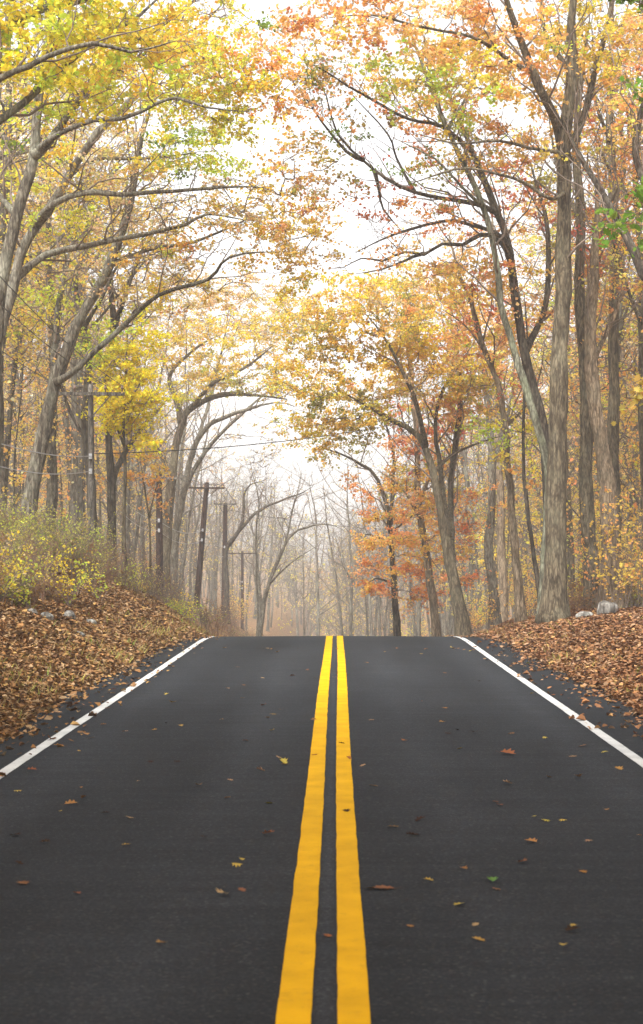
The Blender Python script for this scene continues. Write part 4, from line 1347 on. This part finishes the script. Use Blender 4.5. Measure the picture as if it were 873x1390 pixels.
for a in ((690, 1024, .22, 'rust', 'big curled rust brown leaf on the right lane, largest up the road'), (300, 1215, .12, 'tan', 'large pale tan curled leaf on the left lane near the photo foot'),
          (328, 1208, .09, 'brown', None), (520, 1206, .17, 'brown', 'long brown curled leaf just right of the yellow lines, near the foot'),
          (503, 1206, .10, 'brown', None), (668, 1196, .10, 'green', 'only green leaf lying on the right lane'), (720, 1143, .13, 'gold', 'golden brown leaf near the right of the lower right lane'),
          (571, 1113, .12, 'dark', None), (535, 1123, .12, 'brown', None), (563, 1134, .11, 'dark', None), (558, 1134, .09, 'dark', None), (581, 1196, .08, 'yellow', None), (624, 1228, .09, 'yellow', None),
          (649, 1276, .09, 'gold', None), (740, 1114, .09, 'yellow', None), (765, 1114, .08, 'yellow', None), (725, 1108, .06, 'yellow', None), (778, 1027, .11, 'tan', None), (790, 1013, .12, 'brown', None),
          (821, 1021, .10, 'yellow', 'flat yellow leaf beside the right white line'), (740, 1002, .10, 'yellow', None), (785, 1055, .11, 'gold', None), (745, 1055, .10, 'tan', None), (688, 1064, .12, 'tan', None),
          (678, 1093, .09, 'rust', None), (624, 1016, .09, 'yellow', None), (620, 991, .09, 'dark', None), (508, 1067, .10, 'gold', None), (493, 1039, .10, 'tan', None), (710, 1171, .10, 'brown', None), (868, 1134, .07, 'gold', None),
          (800, 1142, .08, 'tan', None), (673, 1207, .08, 'brown', None), (557, 1257, .06, 'gold', None), (646, 1255, .06, 'tan', None), (765, 1284, .06, 'yellow', None), (463, 1010, .10, 'dark', None), (470, 1101, .09, 'dark', None), (473, 1030, .09, 'rust', None),
          (322, 1175, .09, 'yellow', 'pale yellow leaf in the lower middle of the left lane'), (328, 1167, .06, 'yellow', None), (365, 1133, .12, 'rust', 'rust leaf left of the yellow lines, beside a tiny yellow one'), (104, 1213, .08, 'rust', None), (218, 1281, .08, 'gold', None),
          (22, 1134, .12, 'dark', None), (60, 1144, .10, 'dark', None), (97, 1092, .13, 'gold', None), (176, 1110, .11, 'tan', None), (172, 1147, .09, 'gold', None), (144, 1104, .10, 'dark', None), (114, 1083, .08, 'rust', None), (82, 1101, .05, 'yellow', None),
          (123, 1002, .12, 'tan', None), (44, 1046, .13, 'rust', None), (170, 993, .11, 'tan', None), (140, 984, .10, 'rust', None), (245, 986, .11, 'gold', None), (225, 982, .06, 'dark', None), (301, 977, .09, 'gold', None), (312, 1059, .08, 'tan', None),
          (365, 1090, .08, 'yellow', None), (310, 1084, .08, 'brown', None), (387, 1038, .10, 'gold', None), (378, 1028, .08, 'tan', None), (370, 992, .09, 'yellow', None), (204, 1034, .08, 'dark', None), (240, 1034, .09, 'dark', None), (188, 1060, .06, 'tan', None), (25, 1172, .09, 'dark', None),
          (428, 1025, .09, 'rust', None), (426, 978, .10, 'rust', None), (445, 1270, .07, 'rust', None), (382, 964, .09, 'brown', None), (235, 954, .14, 'gold', None), (505, 978, .1, 'tan', None)):
    road_leaf(a[0], a[1], a[2] * .9, a[3], a[4])
for i in range(120):
    y = 880 + 470 * RNG.random() ** 2.4
    w = (y - 747) * 1.45
    u = RNG.uniform(-.97, .97) if RNG.random() < .6 else RNG.choice([-1, 1]) * RNG.uniform(.9, 1.2)
    x = 452 + u * w
    if -20 < x < 895:
        road_leaf(x, y, RNG.uniform(.05, .12), ['brown', 'tan', 'gold', 'rust', 'dark', 'yellow'][RNG.integers(6)])


# ------------------------------------------------------------------ stones
import bmesh


def stone(label, x, y, D, sx, sy, sz, seed, bury=.3):
    p = at(x, y, D)
    g = np.random.default_rng(seed)
    bm = bmesh.new()
    bmesh.ops.create_icosphere(bm, subdivisions=4, radius=1.0)
    k = g.normal(size=(7, 3))
    for v in bm.verts:
        c = np.array(v.co)
        n = sum(math.sin(float(c @ q) * 1.6 + i) for i, q in enumerate(k)) * .06
        for q in k[:5]:                     # broken flat faces
            q = q / np.linalg.norm(q)
            h = float(c @ q) - .80
            if h > 0:
                c = c - q * h * .8
        c = c * (1 + n + g.normal(0, .008))
        v.co = Vector(c * (sx, sy, sz))
    me = bpy.data.meshes.new('stone')
    bm.to_mesh(me)
    bm.free()
    me.polygons.foreach_set('use_smooth', np.ones(len(me.polygons), bool))
    o = link('boulder', me, M['stone'])
    o.location = (p[0], D, gz(p[0], D) + sz * (1 - 2 * bury))
    o.rotation_euler = (0, 0, g.uniform(0, 6))
    tag(o, label, 'stone')


stone('rounded whitish boulder at the foot of the broad tan trunk', 824, 824, 43.5, .26, .22, .24, 4, .2)
stone('low grey stone beside the whitish boulder under the stout oak', 795, 832, 43, .22, .18, .12, 9, .25)
stone('uppermost grey stone on left bank, half covered in leaves', 95, 838, 35, .20, .15, .12, 12)
stone('flat pale slab of stone lowest right on the left bank', 107, 856, 33.5, .22, .14, .07, 15)
stone('mossy grey stone on left bank, left of the flat slab', 62, 858, 33.5, .18, .14, .10, 21)
stone('small dark grey stone nearest the left edge of the photo', 42, 866, 33, .16, .12, .08, 27)
stone('small grey stone at the top of the leaf bank under the brush', 122, 820, 37, .15, .12, .10, 31)


# ------------------------------------------------------------------ utility poles and wires
def pole(label, bx, tx, ty, D, arm, armdy, mat, lean=0.0, yaw=0.0, r=.15, cutout=False, armmat=None):
    top = at(tx, ty, D)
    bot = at(bx, 830, D)
    g = gz(bot[0], D)
    b = np.array([bot[0], D, g - .3])
    root = empty('utility_pole', (b[0], b[1], g), label, 'utility pole', None)
    mb = MB()
    n = 12
    t = np.linspace(0, 1, n)[:, None]
    pp = b + (top - b) * t
    mb.tubes(pp, np.linspace(r, r * .72, n), 12, True, .012)
    mb.build('shaft', M[mat], root)
    ax = np.array([math.cos(yaw), math.sin(yaw), 0])
    dirv = (top - b) / np.linalg.norm(top - b)
    ac = top - dirv * armdy + np.array([0, -.19 * 1, 0]) * (r / .15)
    Rm = np.array([[math.cos(yaw), -math.sin(yaw), 0], [math.sin(yaw), math.cos(yaw), 0], [0, 0, 1]])
    tips = []
    if arm > 0:
        a = MB()
        a.box(ac, arm, .09, .10, Rm)
        a.build('crossarm', M[armmat or mat], root, False)
        for s in (-1, 1):
            q = MB()
            q.tubes(np.array([ac + ax * s * arm * .3 + np.array([0, -.06, -.05]), pp[-1] - dirv * (armdy + .75) + np.array([0, -r - .0, 0])]), np.array([.018, .018]), 6)
            q.build('brace', M[mat], root, False)
        for f in (-.46, -.22, .22, .46):
            q = MB()
            c = ac + ax * f * arm
            hs = [(.06, .02), (.14, .02), (.15, .045), (.20, .05), (.21, .03), (.25, .035), (.27, .015)]
            q.tubes(np.array([c + np.array([0, 0, h]) for h, _ in hs]), np.array([w for _, w in hs]), 8)
            q.build('insulator', M['ceramic'], root)
            tips.append(c + np.array([0, 0, .26]))
    tel = []
    for hd in (2.9, 3.5):
        c = top - dirv * (hd * min(1.0, np.linalg.norm(top - b) / 8)) + np.array([.0, -r - .03, 0])
        q = MB()
        q.box(c, .09, .10, .16)
        q.build('cable_clamp', M['steel'], root, False)
        tel.append(c + np.array([0, -.06, 0]))
    if cutout:
        q = MB()
        c = top - dirv * 1.0 + np.array([.26, -.1, 0])
        q.tubes(np.array([c + np.array([0, 0, h]) for h in (-.28, -.26, .22, .26, .34)]), np.array([.10, .12, .12, .10, .03]), 12)
        q.build('transformer', M['steel'], root)
    return tips, tel, top


PO = [pole('weathered grey pole with long crossarm standing before the crooked dark tree', 125, 123, 522, 53, 2.1, .30, 'polegrey', yaw=.05, r=.115),
      pole('dark brown pole nearest of the brown ones, before the bent brown trunk', 217, 216, 642, 80, 1.95, .25, 'pole', yaw=.05, r=.18, armmat='polegrey'),
      pole('leaning red-brown pole with full crossarm and grey transformer', 266, 281, 655, 100, 2.1, .33, 'pole', yaw=.12, r=.19, cutout=True),
      pole('dark pole right of the leaning one, touching the curled snag', 304, 306, 683, 116, 1.5, .08, 'pole', yaw=.1, r=.19, armmat='polegrey'),
      pole('far thin brown pole with crossarm, farthest along the road', 329, 329, 748, 145, 2.3, .2, 'pole', yaw=0, r=.15)]


def wire(label, pts, r, mat, sag, name='power_line'):
    mb = MB()
    full = []
    for a, b in zip(pts[:-1], pts[1:]):
        t = np.linspace(0, 1, 25)[:, None]
        q = a + (b - a) * t
        q[:, 2] -= sag * (4 * t * (1 - t))[:, 0] * np.linalg.norm(b - a) / 40
        full.append(q[:-1])
    full.append(np.array([pts[-1]]))
    q = np.concatenate(full)
    mb.tubes(q, np.full(len(q), r), 5)
    tag(mb.build(name, M[mat]), label, 'cable')


off0 = np.array([-8.6, 30.0, 7.2])
for k, (nm) in ((0, 'dark power line on the outer end of the crossarms, left of the poles'), (2, 'dark power line on the inner crossarm pins, just right of the poles'), (3, 'dark power line on the roadside ends of the crossarms')):
    pts = [off0 + np.array([.6 * k, 0, 0])] + [p[0][k] for p in PO]
    wire(nm, pts, .011, 'wire', .5)
wire('bright telephone cable clamped to all the poles, upper of two', [off0 + np.array([.5, 0, -3])] + [p[1][0] for p in PO], .013, 'wirelight', .7, 'telephone_cable')
wire('bright telephone cable clamped to all the poles, lower of two', [off0 + np.array([.5, 0, -3.5])] + [p[1][1] for p in PO], .011, 'wirelight', .8, 'telephone_cable')
a0 = PO[0][2] + np.array([.15, 0, -2.1])
wire('thin dark cable crossing above the road from the grey pole to the right wood', [a0, at(660, 548, 70)], .016, 'wire', .75, 'crossing_cable')
wire('thin cable low across the far road from the far poles to the right', [PO[3][2] + np.array([0, -.1, -.4]), at(600, 720, 125)], .014, 'wire', .9, 'crossing_cable')

# ------------------------------------------------------------------ air, sky, sun
hm, nt, out = new_mat('pale_air')
pv = N(nt, 'ShaderNodeVolumePrincipled')
pv.inputs['Color'].default_value = (.95, .955, .95, 1)
pv.inputs['Density'].default_value = HAZE = .0013
pv.inputs['Anisotropy'].default_value = .2
nt.links.new(pv.outputs[0], out.inputs['Volume'])
zmin, zmax = -8.0, 62.0
hb = MB()
hb.box((0, 300, (zmin + zmax) / 2), 660, 700, zmax - zmin)
tag(hb.build('haze', hm, smooth=False), 'thin pale autumn haze filling the wood', 'haze', kind='stuff')

w = bpy.data.worlds.new('World')
scene.world = w
w.use_nodes = True
nt = w.node_tree
nt.nodes.clear()
SUN_EL, SUN_AZ = math.radians(52), math.radians(205)     # azimuth clockwise from +Y
sky = N(nt, 'ShaderNodeTexSky', sky_type='NISHITA', sun_disc=False, sun_elevation=SUN_EL, sun_rotation=SUN_AZ)
sky.air_density = 1.0
sky.dust_density = 4.0
hs = N(nt, 'ShaderNodeHueSaturation', i_Saturation=.12)
bg = N(nt, 'ShaderNodeBackground', i_Strength=.15)
wo = N(nt, 'ShaderNodeOutputWorld')
nt.links.new(sky.outputs[0], hs.inputs['Color'])
nt.links.new(hs.outputs[0], bg.inputs['Color'])
nt.links.new(bg.outputs[0], wo.inputs[0])
sl = bpy.data.lights.new('sun', 'SUN')
sl.energy = 1.4
sl.angle = math.radians(15)
sl.color = (1, .96, .90)
so = bpy.data.objects.new('sun', sl)
C.objects.link(so)
dirv = Vector((math.sin(SUN_AZ) * math.cos(SUN_EL), math.cos(SUN_AZ) * math.cos(SUN_EL), math.sin(SUN_EL)))
so.rotation_euler = dirv.to_track_quat('Z', 'Y').to_euler()

vs = scene.view_settings
scene.display_settings.display_device = 'sRGB'
vs.view_transform = 'Standard'
vs.look = 'None'
vs.gamma = 1
vs.use_curve_mapping = False
vs.exposure = 1.57
scene.cycles.max_bounces = 8
scene.cycles.diffuse_bounces = 5
scene.cycles.transmission_bounces = 4
scene.cycles.volume_bounces = 1
scene.cycles.use_denoising = True
